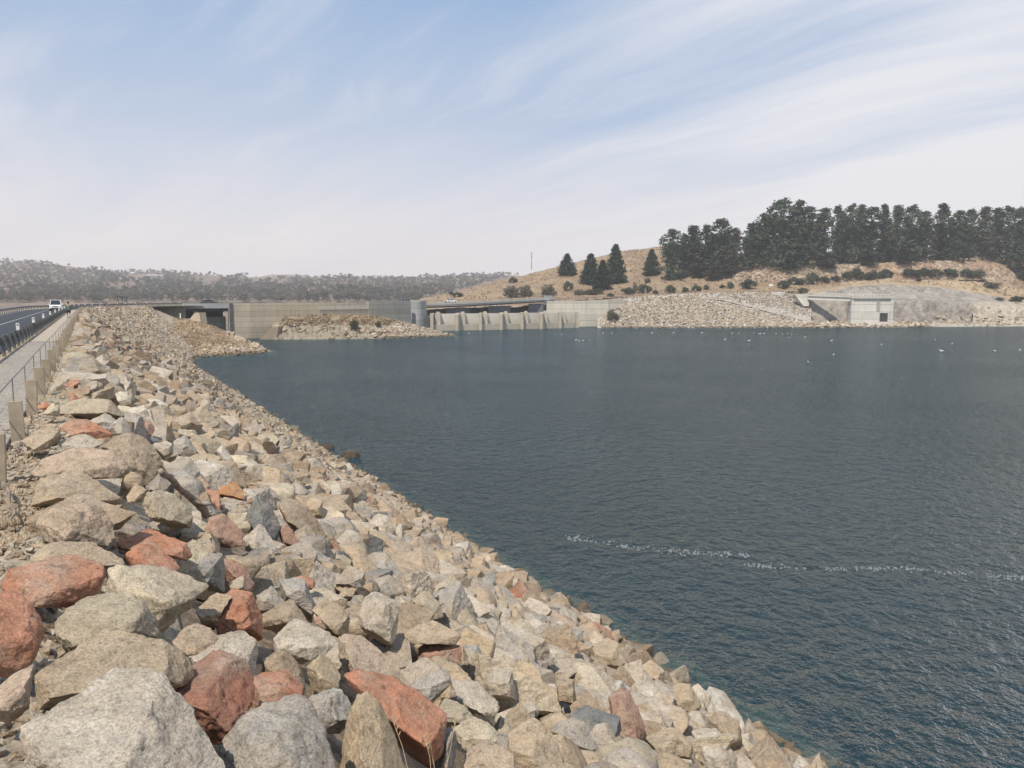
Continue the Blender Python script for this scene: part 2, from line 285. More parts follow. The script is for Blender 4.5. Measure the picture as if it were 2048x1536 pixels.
# heroes: crop key, outline, colour, label, short name
CROP = dict(A=(0, 1080, 3.369), B=(512, 1080, 3.369), C=(0, 680, 3.84), D=(400, 720, 3.413), E=(1024, 1080, 3.03), F=(0, 0, 1))
HERO = [
('A', [(140,1180),(980,955),(1080,960),(1200,1040),(1420,1290),(1500,1536),(1500,1800),(180,1800),(150,1300)], 'pale', 'huge pale granite boulder with a flat sloping top, biggest of the slope', 'flat-topped pale giant'),
('A', [(225,890),(330,800),(900,690),(1080,655),(1210,720),(1290,860),(1250,980),(1000,1060),(230,1180)], 'ochre', 'long speckled tan granite boulder lying behind the flat-topped pale giant', 'long speckled tan boulder'),
('A', [(15,290),(60,190),(330,150),(690,160),(710,230),(640,400),(370,450),(40,400)], 'red', 'brick-shaped red boulder resting beside the cream wedge boulder', 'brick-shaped red boulder'),
('A', [(720,180),(860,160),(1130,230),(1400,280),(1440,330),(1320,440),(1120,640),(1000,640),(715,460)], 'cream', 'large cream wedge boulder with a dark undercut on its water side', 'cream wedge boulder'),
('A', [(350,600),(480,490),(900,390),(1000,440),(1080,600),(1060,680),(500,780)], 'olive', 'grey brown humped boulder below the brick-shaped red boulder', 'grey brown humped boulder'),
('A', [(0,410),(180,430),(290,560),(290,650),(200,850),(0,960),(-150,900),(-150,420)], 'red', 'big orange red boulder cut off by the edge of the photo', 'orange red boulder at the edge'),
('A', [(1150,970),(1500,810),(1610,830),(1725,1000),(1700,1130),(1580,1330),(1480,1420),(1330,1300)], 'darkred', 'rugged dark red boulder leaning on the flat-topped pale giant', 'rugged dark red boulder'),
('F', [(440,1500),(480,1440),(520,1420),(600,1420),(640,1450),(685,1536),(690,1640),(440,1640)], 'grey', 'smooth grey slab boulder below the rugged dark red boulder', 'smooth grey slab'),
('F', [(424,1225),(472,1183),(500,1190),(522,1235),(520,1272),(445,1277)], 'red', 'red wedge boulder split by a dark shaded face', 'split red wedge'),
('A', [(0,1010),(170,840),(215,870),(180,1130),(70,1210),(-60,1180),(-60,1050)], 'pink', 'pinkish three-cornered stone squeezed between the speckled and red boulders', 'pinkish three-cornered stone'),
('A', [(1320,470),(1430,400),(1560,370),(1450,580),(1370,580)], 'tan', 'tan block tucked against the split red wedge', 'tan block by the red wedge'),
('A', [(1140,690),(1250,590),(1420,580),(1500,660),(1380,740),(1250,780)], 'pink', 'pale pink brown stone under the cream wedge boulder tip', 'pink brown stone'),
('A', [(1270,770),(1450,690),(1600,640),(1725,680),(1725,920),(1320,900)], 'pale', 'pale lichen-grey boulder right behind the rugged dark red boulder', 'lichen-grey boulder'),
('A', [(840,100),(930,30),(1090,90),(1220,190),(1130,245),(870,180)], 'red', 'lumpy brownish red boulder above the cream wedge boulder', 'lumpy red boulder'),
('F', [(235,1078),(300,1068),(375,1080),(388,1105),(365,1122),(310,1115),(240,1102)], 'red', 'long red boulder just behind the lumpy red boulder', 'long red boulder'),
('A', [(180,130),(320,50),(520,40),(830,110),(860,160),(700,190),(60,220)], 'tan', 'long low tan boulder behind the brick-shaped red boulder', 'long low tan boulder'),
('A', [(1335,130),(1400,100),(1490,110),(1500,200),(1500,340),(1400,320),(1340,200)], 'bluegrey', 'upright blue grey block beside the cream wedge boulder', 'upright blue grey block'),
('A', [(1490,120),(1640,190),(1710,290),(1700,350),(1540,290),(1500,200)], 'redbrown', 'brown red slanting boulder beside the upright blue grey block', 'brown red slanting boulder'),
('A', [(650,750),(840,650),(870,670),(760,760)], 'red', 'red sliver of rock between the humped and the speckled boulders', 'red sliver'),
('A', [(1535,280),(1640,270),(1665,340),(1560,360)], 'cream', 'small cream stone under the brown red slanting boulder', 'small cream stone'),
('B', [(120,660),(230,590),(480,600),(550,650),(550,700),(320,850),(140,780)], 'pale', 'broad pale tan boulder with a black shaded side', 'broad pale tan boulder'),
('B', [(30,800),(190,750),(290,850),(330,950),(300,1080),(60,940)], 'brown', 'coarse brown domed boulder above the red block', 'coarse brown dome'),
('B', [(340,860),(430,790),(575,930),(520,1040),(400,1060)], 'ochre', 'small ochre stone standing between the brown dome and long red slab', 'small ochre stone'),
('B', [(-50,930),(200,915),(310,990),(300,1130),(200,1180),(-50,1160)], 'red', 'squared red block beside the rugged dark red boulder', 'squared red block'),
('B', [(560,900),(700,885),(1000,1010),(1270,1190),(1230,1420),(1120,1560),(1030,1500),(830,1240),(570,1040)], 'red', 'great red orange slab slanting down towards the water', 'great red orange slab'),
('B', [(690,1060),(750,1030),(800,1060),(830,1150),(990,1380),(1090,1536),(1090,1750),(590,1750),(600,1350),(640,1150)], 'ochre', 'tall pointed tan slab leaning against the great red orange slab', 'pointed tan slab'),
('B', [(300,1110),(350,1060),(560,1025),(620,1100),(620,1230),(480,1320),(330,1230)], 'grey', 'purplish grey cracked boulder above the smooth grey slab', 'cracked purplish boulder'),
('B', [(560,650),(640,680),(860,800),(1060,1000),(1040,1060),(800,1000),(560,850)], 'pink', 'long flat pinkish slab lying above the great red orange slab', 'long pinkish slab'),
('B', [(680,480),(740,400),(800,380),(930,410),(960,470),(940,660),(890,710),(700,580)], 'pale', 'square whitish granite block standing left of the loaf-shaped boulder', 'square whitish block'),
('B', [(975,620),(1010,570),(1370,565),(1400,600),(1330,700),(1020,690)], 'tan', 'loaf-shaped tan boulder perched on a dark red brown one', 'loaf-shaped boulder'),
('B', [(1100,730),(1160,700),(1380,690),(1380,830),(1100,850)], 'redbrown', 'red brown boulder carrying the loaf-shaped tan boulder', 'red brown carrier'),
('B', [(950,880),(1180,825),(1290,870),(1310,970),(1150,1115),(1080,1080),(960,940)], 'grey', 'many-sided grey boulder below the red brown carrier', 'many-sided grey boulder'),
('B', [(520,290),(620,195),(740,190),(740,310),(630,330)], 'grey', 'flat grey block overhanging a small tan stone', 'overhanging grey block'),
('B', [(550,370),(600,325),(665,360),(640,400),(570,410)], 'ochre', 'small tan stone in the shade of the overhanging grey block', 'small shaded tan stone'),
('B', [(740,110),(880,120),(1000,230),(990,270),(850,230)], 'grey', 'thin curved grey slab on the upper slope', 'thin curved slab'),
('B', [(1390,1560),(1410,1440),(1550,1410),(1725,1430),(1760,1650),(1390,1650)], 'pink', 'broad pinkish brown boulder at the bottom of the photo', 'broad pinkish brown boulder'),
('B', [(1330,1270),(1430,1225),(1560,1220),(1630,1290),(1600,1390),(1430,1420),(1340,1340)], 'cream', 'round cream mottled boulder beside the great red orange slab', 'round cream boulder'),
('B', [(1190,1140),(1270,1090),(1400,1110),(1480,1200),(1450,1280),(1260,1260)], 'olive', 'olive brown boulder peeping out behind the red orange slab corner', 'olive brown boulder'),
('B', [(1250,1280),(1320,1265),(1345,1350),(1320,1560),(1210,1560)], 'bluegrey', 'narrow blue grey slab beside the great red orange slab', 'narrow blue grey slab'),
('B', [(1310,930),(1400,950),(1620,1060),(1650,1140),(1560,1200),(1420,1130),(1320,1080)], 'pale', 'pale lumpy boulder right of the many-sided grey boulder', 'pale lumpy boulder'),
('B', [(1530,960),(1600,880),(1725,870),(1740,1070),(1560,1050)], 'pale', 'whitish boulder above the pale lumpy boulder', 'whitish upper boulder'),
('B', [(1390,700),(1490,720),(1570,850),(1550,930),(1420,890)], 'grey', 'light grey boulder right of the red brown carrier', 'light grey neighbour'),
('B', [(610,200),(690,60),(760,140),(840,230),(640,240)], 'tan', 'pointed tan stone left of the thin curved slab', 'pointed tan stone'),
('B', [(1050,410),(1130,370),(1230,430),(1260,510),(1170,540)], 'olive', 'olive tan boulder behind the loaf-shaped boulder', 'olive tan boulder'),
('B', [(150,260),(330,280),(390,440),(370,530),(200,420)], 'grey', 'upright pale grey slab with a chipped top', 'chipped pale slab'),
('B', [(380,470),(560,450),(660,500),(620,580),(610,670),(500,630)], 'tan', 'tan slab between the chipped pale slab and the square whitish block', 'tan slab between'),
('B', [(0,370),(100,330),(220,440),(180,490),(0,490)], 'grey', 'grey stone behind the split red wedge', 'grey stone behind'),
('B', [(20,480),(250,440),(390,570),(350,610),(30,610)], 'brown', 'rusty brown flat boulder below the grey stone', 'rusty brown flat boulder'),
('B', [(280,255),(390,265),(402,300),(370,335),(285,300)], 'red', 'small round red stone above the chipped pale slab', 'small round red stone'),
('B', [(385,530),(440,515),(482,570),(470,595),(400,560)], 'redbrown', 'small dark red stone on the rusty brown flat boulder', 'small dark red stone'),
('C', [(170,770),(380,670),(460,680),(470,740),(390,840),(230,845)], 'tan', 'egg-shaped tan boulder beside the timber posts', 'egg-shaped boulder'),
('C', [(210,1000),(330,910),(500,880),(860,870),(960,930),(980,1000),(920,1060),(560,1060),(280,1050)], 'pink', 'wide pinkish boulder with a black hollow under its lip', 'wide pinkish boulder'),
('C', [(770,870),(880,750),(1010,760),(1200,890),(1270,980),(1130,1100),(1060,1080),(970,1010)], 'brown', 'big brown rounded boulder beside the driftwood log', 'big brown rounded boulder'),
('C', [(210,1240),(310,1060),(560,1060),(870,1150),(950,1210),(940,1270),(210,1290)], 'tan', 'large angular tan boulder between the wide pinkish and blunt ones', 'large angular tan boulder'),
('C', [(290,1400),(400,1290),(740,1265),(850,1390),(870,1500),(800,1590),(450,1600),(330,1500)], 'pink', 'blunt tan boulder with pink tinge at the gravel edge', 'blunt tan boulder'),
('C', [(150,1340),(250,1275),(1080,1235),(1090,1330),(900,1460),(200,1470)], 'brown', 'long dark-ended boulder wedged behind the blunt tan boulder', 'long dark-ended boulder'),
('C', [(460,660),(560,625),(740,650),(850,700),(850,780),(700,750),(480,730)], 'red', 'long grooved red boulder among grey ones near the posts', 'long grooved red boulder'),
('C', [(450,780),(600,740),(820,780),(720,860),(500,860)], 'pale', 'flat whitish grey slab in front of the long grooved red boulder', 'flat whitish slab'),
('C', [(460,510),(620,480),(840,450),(950,560),(930,620),(700,600),(450,590)], 'olive', 'massive olive tan boulder behind the long grooved red boulder', 'massive olive tan boulder'),
('C', [(280,515),(340,485),(390,500),(345,545)], 'red', 'small red stone by the third timber post', 'small red post stone'),
('C', [(330,570),(410,495),(455,520),(450,580)], 'cream', 'cream cornered stone beside the massive olive tan boulder', 'cream cornered stone'),
('C', [(520,485),(560,415),(620,460),(570,495)], 'red', 'red cube-like stone above the massive olive tan boulder', 'red cube-like stone'),
('C', [(490,345),(600,305),(615,345),(520,362)], 'red', 'flat pale red stone farthest up the slope crest', 'flat pale red stone'),
('C', [(880,420),(980,400),(1005,430),(1000,500),(950,530)], 'white', 'whitish squared block beside the massive olive tan boulder', 'whitish squared block'),
('C', [(680,620),(800,580),(900,620),(860,690),(740,670)], 'white', 'white crumbly stone behind the grooved red boulder', 'white crumbly stone'),
('C', [(850,670),(940,600),(1000,670),(1010,730),(870,720)], 'grey', 'rounded grey granite beside the white crumbly stone', 'rounded grey granite'),
('C', [(1070,690),(1110,630),(1160,640),(1190,690),(1160,740),(1090,730)], 'redbrown', 'small dark brown cobble next to a split tan block', 'dark brown cobble'),
('C', [(1250,500),(1430,510),(1460,580),(1430,615),(1290,600)], 'brown', 'long brown capsule boulder up the slope', 'brown capsule boulder'),
('C', [(940,295),(1000,270),(1045,300),(1040,355),(960,350)], 'brown', 'dark brown rounded stone near the top of the riprap', 'dark brown rounded stone'),
('C', [(970,1190),(1060,1130),(1130,1150),(1100,1240),(980,1250)], 'tan', 'tan stone just below the big brown rounded boulder', 'tan stone below'),
('C', [(1070,1280),(1150,1180),(1260,1190),(1400,1260),(1480,1350),(1460,1440),(1180,1400)], 'olive', 'speckled grey tan dome under the driftwood log', 'speckled dome'),
('C', [(1110,1130),(1230,1040),(1320,1120),(1250,1170)], 'bluegrey', 'blue grey triangular stone under the driftwood log top', 'blue grey triangular stone'),
('C', [(1240,950),(1450,930),(1536,990),(1536,1070),(1300,1030)], 'grey', 'long layered grey boulder above the driftwood log', 'long layered boulder'),
('C', [(1190,660),(1320,620),(1310,780),(1220,760)], 'tan', 'split tan block with a shaded right half', 'split tan block'),
('C', [(1180,780),(1320,800),(1330,870),(1260,930),(1200,870)], 'pale', 'pale stone under the split tan block', 'pale stone under'),
('C', [(1330,780),(1420,750),(1500,830),(1510,900),(1390,900),(1330,850)], 'grey', 'dark-cornered grey boulder right of the split tan block', 'dark-cornered grey boulder'),
('D', [(95,855),(150,820),(240,870),(330,920),(290,960),(110,940)], 'orange', 'bright orange stone with a yellow end', 'bright orange stone'),
('D', [(310,1090),(400,980),(480,1010),(545,1150),(510,1240),(420,1200)], 'slate', 'dark slate boulder with flat faces', 'dark slate boulder'),
('D', [(20,1160),(60,1080),(140,1070),(280,1180),(280,1270),(180,1290),(30,1220)], 'redbrown', 'round red brown boulder left of the dark slate boulder', 'round red brown boulder'),
('D', [(530,1160),(580,1130),(680,1250),(660,1290),(560,1260)], 'redbrown', 'small rust red boulder right of the dark slate boulder', 'small rust red boulder'),
('D', [(540,1010),(560,950),(700,1010),(870,1240),(860,1280),(600,1120)], 'brown', 'long brown boulder slanting down past the slate boulder', 'long brown slanting boulder'),
('D', [(715,1000),(760,960),(840,960),(830,1070),(740,1075)], 'ochre', 'square ochre boulder over a black gap', 'square ochre boulder'),
('D', [(890,990),(950,960),(1040,1020),(1000,1110),(930,1100)], 'tan', 'blunt tan cube right of the square ochre boulder', 'blunt tan cube'),
('D', [(560,890),(670,850),(740,890),(745,950),(690,980),(600,950)], 'grey', 'grey boulder uphill of the square ochre boulder', 'grey uphill boulder'),
('D', [(60,760),(150,705),(220,720),(320,840),(300,880),(200,830)], 'brown', 'brown humped boulder behind the bright orange stone', 'brown humped boulder'),
('D', [(280,710),(380,700),(460,790),(440,840),(340,860),(290,790)], 'pale', 'light grey boulder right of the brown humped boulder', 'light grey hump'),
('D', [(400,655),(470,655),(560,720),(520,745),(440,720)], 'pink', 'long stone with a pink red patch', 'pink patched stone'),
('D', [(290,1220),(390,1160),(530,1280),(460,1350),(300,1300)], 'pale', 'light boulder with a black shaded face below the slate one', 'light half-shaded boulder'),
('D', [(120,625),(150,605),(220,690),(240,770),(170,740)], 'white', 'tall narrow white stone', 'tall white stone'),
('E', [(595,960),(660,925),(720,940),(760,1040),(800,1110),(790,1200),(720,1225),(650,1160),(600,1060)], 'redbrown', 'two-tone capsule boulder, red above and dark brown below', 'two-tone capsule boulder'),
('E', [(640,520),(720,505),(770,550),(775,590),(700,620),(650,580)], 'grey', 'rounded grey stone right at the waterline', 'waterline grey stone'),
('E', [(770,780),(850,740),(930,790),(920,870),(820,880)], 'tan', 'smooth tan egg near the waterline', 'smooth tan egg'),
('E', [(935,930),(1000,870),(1080,880),(1150,1000),(1090,1060),(950,1000)], 'ochre', 'ochre boulder up from the waterline beside a white block', 'ochre shore boulder'),
('E', [(1160,980),(1200,895),(1280,940),(1370,1060),(1420,1170),(1390,1210),(1200,1080)], 'white', 'long white block pointing down to the water', 'long white block'),
('E', [(1195,1090),(1250,1055),(1370,1110),(1390,1230),(1340,1280),(1210,1190)], 'brown', 'brown egg boulder below the long white block', 'brown egg boulder'),
('E', [(1450,1090),(1500,1030),(1620,1070),(1750,1180),(1700,1200),(1570,1160),(1460,1130)], 'cream', 'cream boulder lying along the waterline', 'cream waterline boulder'),
('E', [(-20,1150),(160,1130),(290,1280),(320,1450),(-20,1450)], 'tan', 'big tan boulder left of the two-tone capsule boulder', 'big tan lower boulder'),
('E', [(225,1160),(290,1100),(420,1130),(510,1260),(480,1290),(350,1280)], 'grey', 'grey slab between the big tan and the two-tone boulders', 'grey slab between'),
('E', [(1110,1190),(1250,1200),(1360,1320),(1380,1480),(1140,1480)], 'white', 'white slab below the brown egg boulder', 'white lower slab'),
('E', [(800,1190),(1000,1150),(1110,1240),(1080,1330),(900,1310)], 'ochre', 'tan brown boulder right of the two-tone capsule boulder', 'tan brown neighbour'),
('E', [(270,855),(380,840),(385,990),(280,980)], 'ochre', 'upright ochre block left of the two-tone capsule boulder', 'upright ochre block'),
('E', [(480,630),(640,640),(690,740),(620,790),(480,790)], 'ochre', 'algae-browned boulder a step above the water', 'algae-browned boulder'),
('E', [(210,730),(350,740),(400,790),(330,845),(220,840)], 'pale', 'pale rough boulder left of the algae-browned one', 'pale rough boulder'),
('E', [(1430,1290),(1550,1220),(1700,1350),(1720,1450),(1480,1450)], 'brown', 'brown weathered boulder at the lowest corner of the slope', 'brown corner boulder'),
]
def in_poly(x, y, poly):
    c = False; j = len(poly)-1
    for i in range(len(poly)):
        xi, yi = poly[i]; xj, yj = poly[j]
        if (yi > y) != (yj > y) and x < (xj-xi)*(y-yi)/(yj-yi)+xi: c = not c
        j = i
    return c
heroes = []
for k, (cr, poly, colr, lab, short) in enumerate(HERO):
    ox, oy, s_ = CROP[cr]; pts = [(ox+a/s_, oy+b/s_) for a, b in poly]; mx_, my_ = sum(a for a, b in pts)/len(pts), sum(b for a, b in pts)/len(pts); pts = [(mx_+(a-mx_)*1.07, my_+(b-my_)*1.07) for a, b in pts]
    xs = [a for a, b in pts]; ys = [b for a, b in pts]; w = max(xs)-min(xs); h = max(ys)-min(ys)
    cx, cy = (max(xs)+min(xs))/2, (max(ys)+min(ys))/2
    g = hit_slope(*{'loaf-shaped boulder': (862, 1312), 'red brown carrier': (880, 1322)}.get(short, (cx, cy+h*.22)), .18); D = (g-Vector((0, 0, H))).dot(CF)
    c = Vector((0, 0, H))+ray(cx, cy)*D; m = D/F_PX
    hd = .62*math.sqrt(w*h)*m*.85; c = c+ray(cx, cy)*hd*.15
    m = m*(1+hd*.15/D)
    fv = ray(cx, cy).normalized(); rv = fv.cross(Vector((0, 0, 1))).normalized(); uv = rv.cross(fv); loc = []
    for a, b in pts:
        d_ = ray(a, b); t_ = (c-Vector((0, 0, H))).dot(fv)/d_.dot(fv); q_ = Vector((0, 0, H))+d_*t_-c; loc.append((q_.dot(rv), q_.dot(uv)))
    area = sum(loc[i][0]*loc[(i+1) % len(loc)][1]-loc[(i+1) % len(loc)][0]*loc[i][1] for i in range(len(loc)))
    if area < 0: loc = loc[::-1]
    rg = np.random.default_rng(100+k); planes = []
    for i in range(len(loc)):
        (x0, y0), (x1, y1) = loc[i], loc[(i+1) % len(loc)]; ex, ey = x1-x0, y1-y0; L = math.hypot(ex, ey)
        if L < 1e-4: continue
        nx, ny = ey/L, -ex/L
        tz = rg.uniform(.35, .9) if ny > .35 else (rg.uniform(.0, .5) if ny > -.4 else rg.uniform(-.3, .4))
        n = np.array([nx, ny, tz]); ln = np.linalg.norm(n); z0 = -.45*hd if tz > 0 else .3*hd
        planes.append((n/ln, (nx*x0+ny*y0+tz*z0)/ln))
    for i in range(5):
        n = np.array([rg.uniform(-.6, .6), rg.uniform(-.5, .5), 1.0]); n /= np.linalg.norm(n); planes.append((n, hd*rg.uniform(.55, .8)))
    W_ = max(w, h)
    size = math.sqrt(w*h)*m; edge = max(m*3.2, size*.022)
    for s2 in (-1, 1):                       # back faces
        n = np.array([s2*rg.uniform(.3, .8), rg.uniform(-.2, .4), -1.0]); n /= np.linalg.norm(n); planes.append((n, hd*rg.uniform(.7, .9)))
    v, fc = poly_rock(planes, (w*m*1.1, h*m*1.1, hd), edge, size*rg.uniform(.03, .075))
    v = roughen(v, size*.036, 2.2/size, k*3.3, 3); v = roughen(v, size*.022, 8/size, k*5.1+4, 4)
    if W_ > 45: v = ledges(v, size*.05, 4.5/size, k)
    if W_ > 100: v = roughen(v, size*.008, 26/size, k+9, 3)
    B = np.array([[rv[i], uv[i], -fv[i]] for i in range(3)])
    vw = v@B.T
    o = link('boulder', npmesh('boulder', vw, fc, True), RM[colr], None, c)
    tag(o, lab, 'boulder', 'riprap boulders on the dam slope')
    heroes.append((pts, c, short, D, (cx, cy), math.sqrt(w*h)/2))
# rocks standing in the shallows
M_wetrock = rock_mat('wet_dark_granite', (.17, .135, .10), tint=(.12, .10, .08))
for pts, colr, lab in (([(683,907),(693,899),(711,899),(719,911),(705,916),(685,913)], 'brown', 'lone dark brown rock standing in the shallow water'),
                       ([(634,888),(649,885),(667,893),(650,898)], 'brown', 'low wet rock just breaking the surface by the shore')):
    xs = [a for a, b in pts]; ys = [b for a, b in pts]; cx, cy = sum(xs)/len(xs), max(ys)
    c = W(cx, cy-3, 0); m = c.y/F_PX; w = (max(xs)-min(xs))*m; h = (max(ys)-min(ys))*m
    v = rand_rock(4, int(cx), (w*.52, w*.42, h*.75), 'round'); v = roughen(v, .06, 1.5, cx, 4)
    tag(link('boulder', npmesh('boulder', v, ICO[4][1], True), M_wetrock, None, c), lab, 'boulder', 'rocks standing in the water')
# ---- fill rocks by dart throwing on the ruled face
rg = np.random.default_rng(5)
fill = []; grid = {}
def try_add(pos, r, sep, extra):
    key = (int(pos.x//.8), int(pos.y//.8))
    for i in (-1, 0, 1):
        for j in (-1, 0, 1):
            for (q, r2) in grid.get((key[0]+i, key[1]+j), ()):
                if (q-pos).length < sep*(r+r2): return False
    grid.setdefault(key, []).append((pos, r)); fill.append((pos, r)+extra); return True
for tries, smin, smax, rlo, rhi in ((3000, 2, 30, .32, .48), (12000, 2, 224, .27, .42), (60000, 2, 224, .18, .30), (40000, 2, 70, .12, .20), (50000, 0, 224, .15, .25)):
    for _ in range(tries):
        s = rg.uniform(smin, smax); q = rg.uniform(.0, 1.26); pos = face(s, q)
        r = rg.uniform(rlo, rhi)
        if q > .55: r *= .8
        pp = proj(pos)
        if pp is None or pp[0] < -150 or pp[1] > 1800 or pp[0] > 2100: continue
        hitp = False
        if pp[2] < 75:
            for (poly, c, sh, D, cc, rad) in heroes:
                if abs(pp[0]-cc[0]) < rad*2+40 and in_poly(pp[0], pp[1], poly) and D-pp[2] < 1.6:
                    hitp = True; break
                if abs(D-pp[2]) < 2.0:
                    rr = r*F_PX/pp[2]*.55
                    if rr > 8 and pp[2] >= 14 and (in_poly(pp[0]+rr, pp[1], poly) or in_poly(pp[0]-rr, pp[1], poly) or in_poly(pp[0], pp[1]-rr*.8, poly)) and D > pp[2]-.4:
                        hitp = True; break
        if not hitp and pp[2] < 45:
            rr = r*F_PX/pp[2]*(1.15 if pp[2] < 14 else .8)
            for (poly, c, sh, D, cc, rad) in heroes:
                if D > pp[2]-(.45 if pp[2] < 14 else .15) and math.hypot(pp[0]-cc[0], pp[1]-cc[1]) < rad*2.2+rr+40:
                    if any(in_poly(pp[0]+rr*f_*math.cos(t), pp[1]-rr*f_*math.sin(t), poly) for f_ in (.55, 1) for t in (0, .6, 1.2, 1.57, 1.9, 2.5, 3.14, -.7, -2.4)): hitp = True; break
        if hitp: continue
        try_add(pos, r, .62, (s, q))
CKEYS = ['tan', 'pale', 'grey', 'bluegrey', 'red', 'brown', 'cream', 'pink', 'olive', 'white', 'ochre', 'redbrown', 'slate']
CW = np.array([.20, .16, .17, .05, .022, .09, .09, .06, .07, .04, .06, .02, .004])
items = []
for (pos, r, s, q) in fill:
    w_ = CW.copy()
    if q > .3: w_[[4, 11]] *= .35; w_[[0, 1, 6, 9]] *= 1.5; w_[[5, 3]] *= .6
    if s > 60: w_[[4, 11]] *= .5; w_[2] *= 1.7; w_[5] *= 1.2; w_[1] *= 1.3
    ck = CKEYS[rg.choice(len(CKEYS), p=w_/w_.sum())]
    rnd = rg.random() < .22
    radii = np.array([1.25, rg.uniform(.72, 1.05), rg.uniform(.55, .85)])*r*1.18
    pp = proj(pos); items.append(dict(pos=pos, r=r, s=s, q=q, col=ck, round=rnd, radii=radii, pp=pp, scr=r*F_PX/pp[2]))
vis = [i for i in items if -10 < i['pp'][0] < 2058 and i['pp'][1] < 1560 and i['pos'].z > .05]
vis.sort(key=lambda i: -i['scr']); NI = 290-len(heroes)
solo = vis[:NI]; solo_ids = set(id(i) for i in solo)
adj = dict(tan='tan', pale='pale', grey='grey', bluegrey='blue grey', red='red', brown='brown', cream='cream', pink='pinkish', olive='olive tan', white='whitish', ochre='ochre', redbrown='red brown', slate='dark slate')
used = {}
for n, it in enumerate(solo):
    sub = 5 if it['scr'] > 55 else 4 if it['scr'] > 16 else 3
    kd = 'round' if it['round'] else 'angular'
    if it['round']: v = rand_rock(sub, 900+n, it['radii'], kd); fc = ICO[sub][1]
    else: v, fc = block_rock(900+n, it['radii'], max(.045, 2.6/it['scr']), .07)
    v = v@rot_rand(np.random.default_rng(n+3), .35).T
    v = roughen(v, it['r']*.06, 1.6/it['r'], n*1.9, 3); v = roughen(v, it['r']*.045, 6/it['r'], n*2.9, 3)
    if n % 2: v = ledges(v, it['r']*.09, 2.6/it['r'], n)
    pos = it['pos']+SN*it['r']*.12
    o = link('boulder', npmesh('boulder', v, fc, True), RM[it['col']], None, pos)
    x, y = it['pp'][0], it['pp'][1]
    near = sorted(heroes, key=lambda h: (h[4][0]-x)**2+(h[4][1]-y)**2)
    a = near[0]; dx, dy = x-a[4][0], y-a[4][1]
    rel = ('right of' if dx > 0 else 'left of') if abs(dx) > abs(dy) else ('just below' if dy > 0 else 'just above')
    shp = {True: ('round', 'flattish round'), False: ('angular', 'slab-like')}[it['round']][0 if it['radii'][2]/it['radii'][0] > .55 else 1]
    base = f"{adj[it['col']]} {shp} boulder {rel} the {a[2]}"
    if base in used:
        b = near[1]; base = f"{adj[it['col']]} {shp} boulder between the {a[2]} and the {b[2]}"
        if len(base.split()) > 16 or base in used: base = f"{'smaller' if it['scr'] < 25 else 'larger'} {adj[it['col']]} {shp} boulder {rel} the {near[1][2]}"
    used[base] = 1
    tag(o, base, 'boulder', 'riprap boulders on the dam slope')
def scatter_mesh(name, lst, protos, sub, cols, mat, label, cat, seedn=0, smooth=False, dim=1.0):
    """many rocks nobody could count -> one mesh with a colour attribute"""
    V, F_, C_ = [], [], []; nb = 0; g = np.random.default_rng(seedn)
    for (pos, radii, ck) in lst:
        v, f0 = protos[g.integers(len(protos))]; v = v*np.array(radii); v = v@rot_rand(g, .4).T+np.array(pos[:])
        V.append(v); F_.append(f0+nb); nb += len(v); c = np.array(cols[ck])*g.uniform(.78, 1.12)*dim
        C_.append(np.tile(np.append(c, 1.0), (len(v), 1)))
    me = npmesh(name, np.concatenate(V), np.concatenate(F_), smooth)
    at = me.color_attributes.new('Col', 'FLOAT_COLOR', 'POINT'); at.data.foreach_set('color', np.concatenate(C_).astype(np.float32).ravel())
    o = link(name, me, mat); tag(o, label, cat, None, 'stuff'); return o
def protos(sub, n, seed0):
    out = []
    for i in range(n):
        if i % 5 == 0: v, f = rand_rock(min(sub, 3), seed0+i, (1, 1, 1), 'round'), ICO[min(sub, 3)][1]
        else: v, f = block_rock(seed0+i, (1.12, 1.12, 1.12), {1: 9, 2: .55, 3: .16}[sub], {1: 0, 2: .0, 3: .06}[sub])
        out.append((roughen(v, {1: .02, 2: .06, 3: .07}[sub], 1.7, seed0+i, 3), f))
    return out
RUB = rock_mat('riprap_stone', attr=True, bd=.04); RUBF = rock_mat('riprap_stone_far', attr=True, sc_=.8, speck=.5, bd=.05)
rest = [i for i in items if id(i) not in solo_ids]
nearr = [(i['pos'], i['radii'], i['col']) for i in rest if i['pp'][2] < 45]; farr = [(i['pos'], i['radii']*1.05, i['col']) for i in rest if i['pp'][2] >= 45]
P3, P2, P1 = protos(3, 12, 40), protos(2, 24, 70), protos(1, 24, 140)
o = scatter_mesh('riprap', nearr, P3, 3, ROCKC, RUB, 'countless smaller stones filling the gaps between the near boulders', 'rubble', 1, True, .9)
o = scatter_mesh('riprap', farr, P2, 2, ROCKC, RUBF, 'long run of grey and tan riprap stones stretching along the dam face', 'rubble', 2, False, .79)
print('fill', len(fill), 'near', len(nearr), 'far', len(farr), 'smallest solo', solo[-1]['scr'])
# the bank under the stones, down below the water
S_ = np.concatenate([np.linspace(-20, 150, 240), np.linspace(151, 226, 60)]); Q_ = np.linspace(0, 1.6, 40)
V = []; 
for s in S_:
    for q in Q_:
        p = face(s, q); p.z += mnoise.fractal(p*.9, .6, 2, 4)*.16-.12; V.append(p[:])
F_ = [[i*40+j, i*40+j+1, (i+1)*40+j+1, (i+1)*40+j] for i in range(len(S_)-1) for j in range(39)]
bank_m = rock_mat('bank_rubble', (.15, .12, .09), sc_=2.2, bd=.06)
o = link('embankment', npmesh('embankment', V, F_, True), bank_m); tag(o, 'stony bed of the dam slope under the riprap', None, None, 'structure')
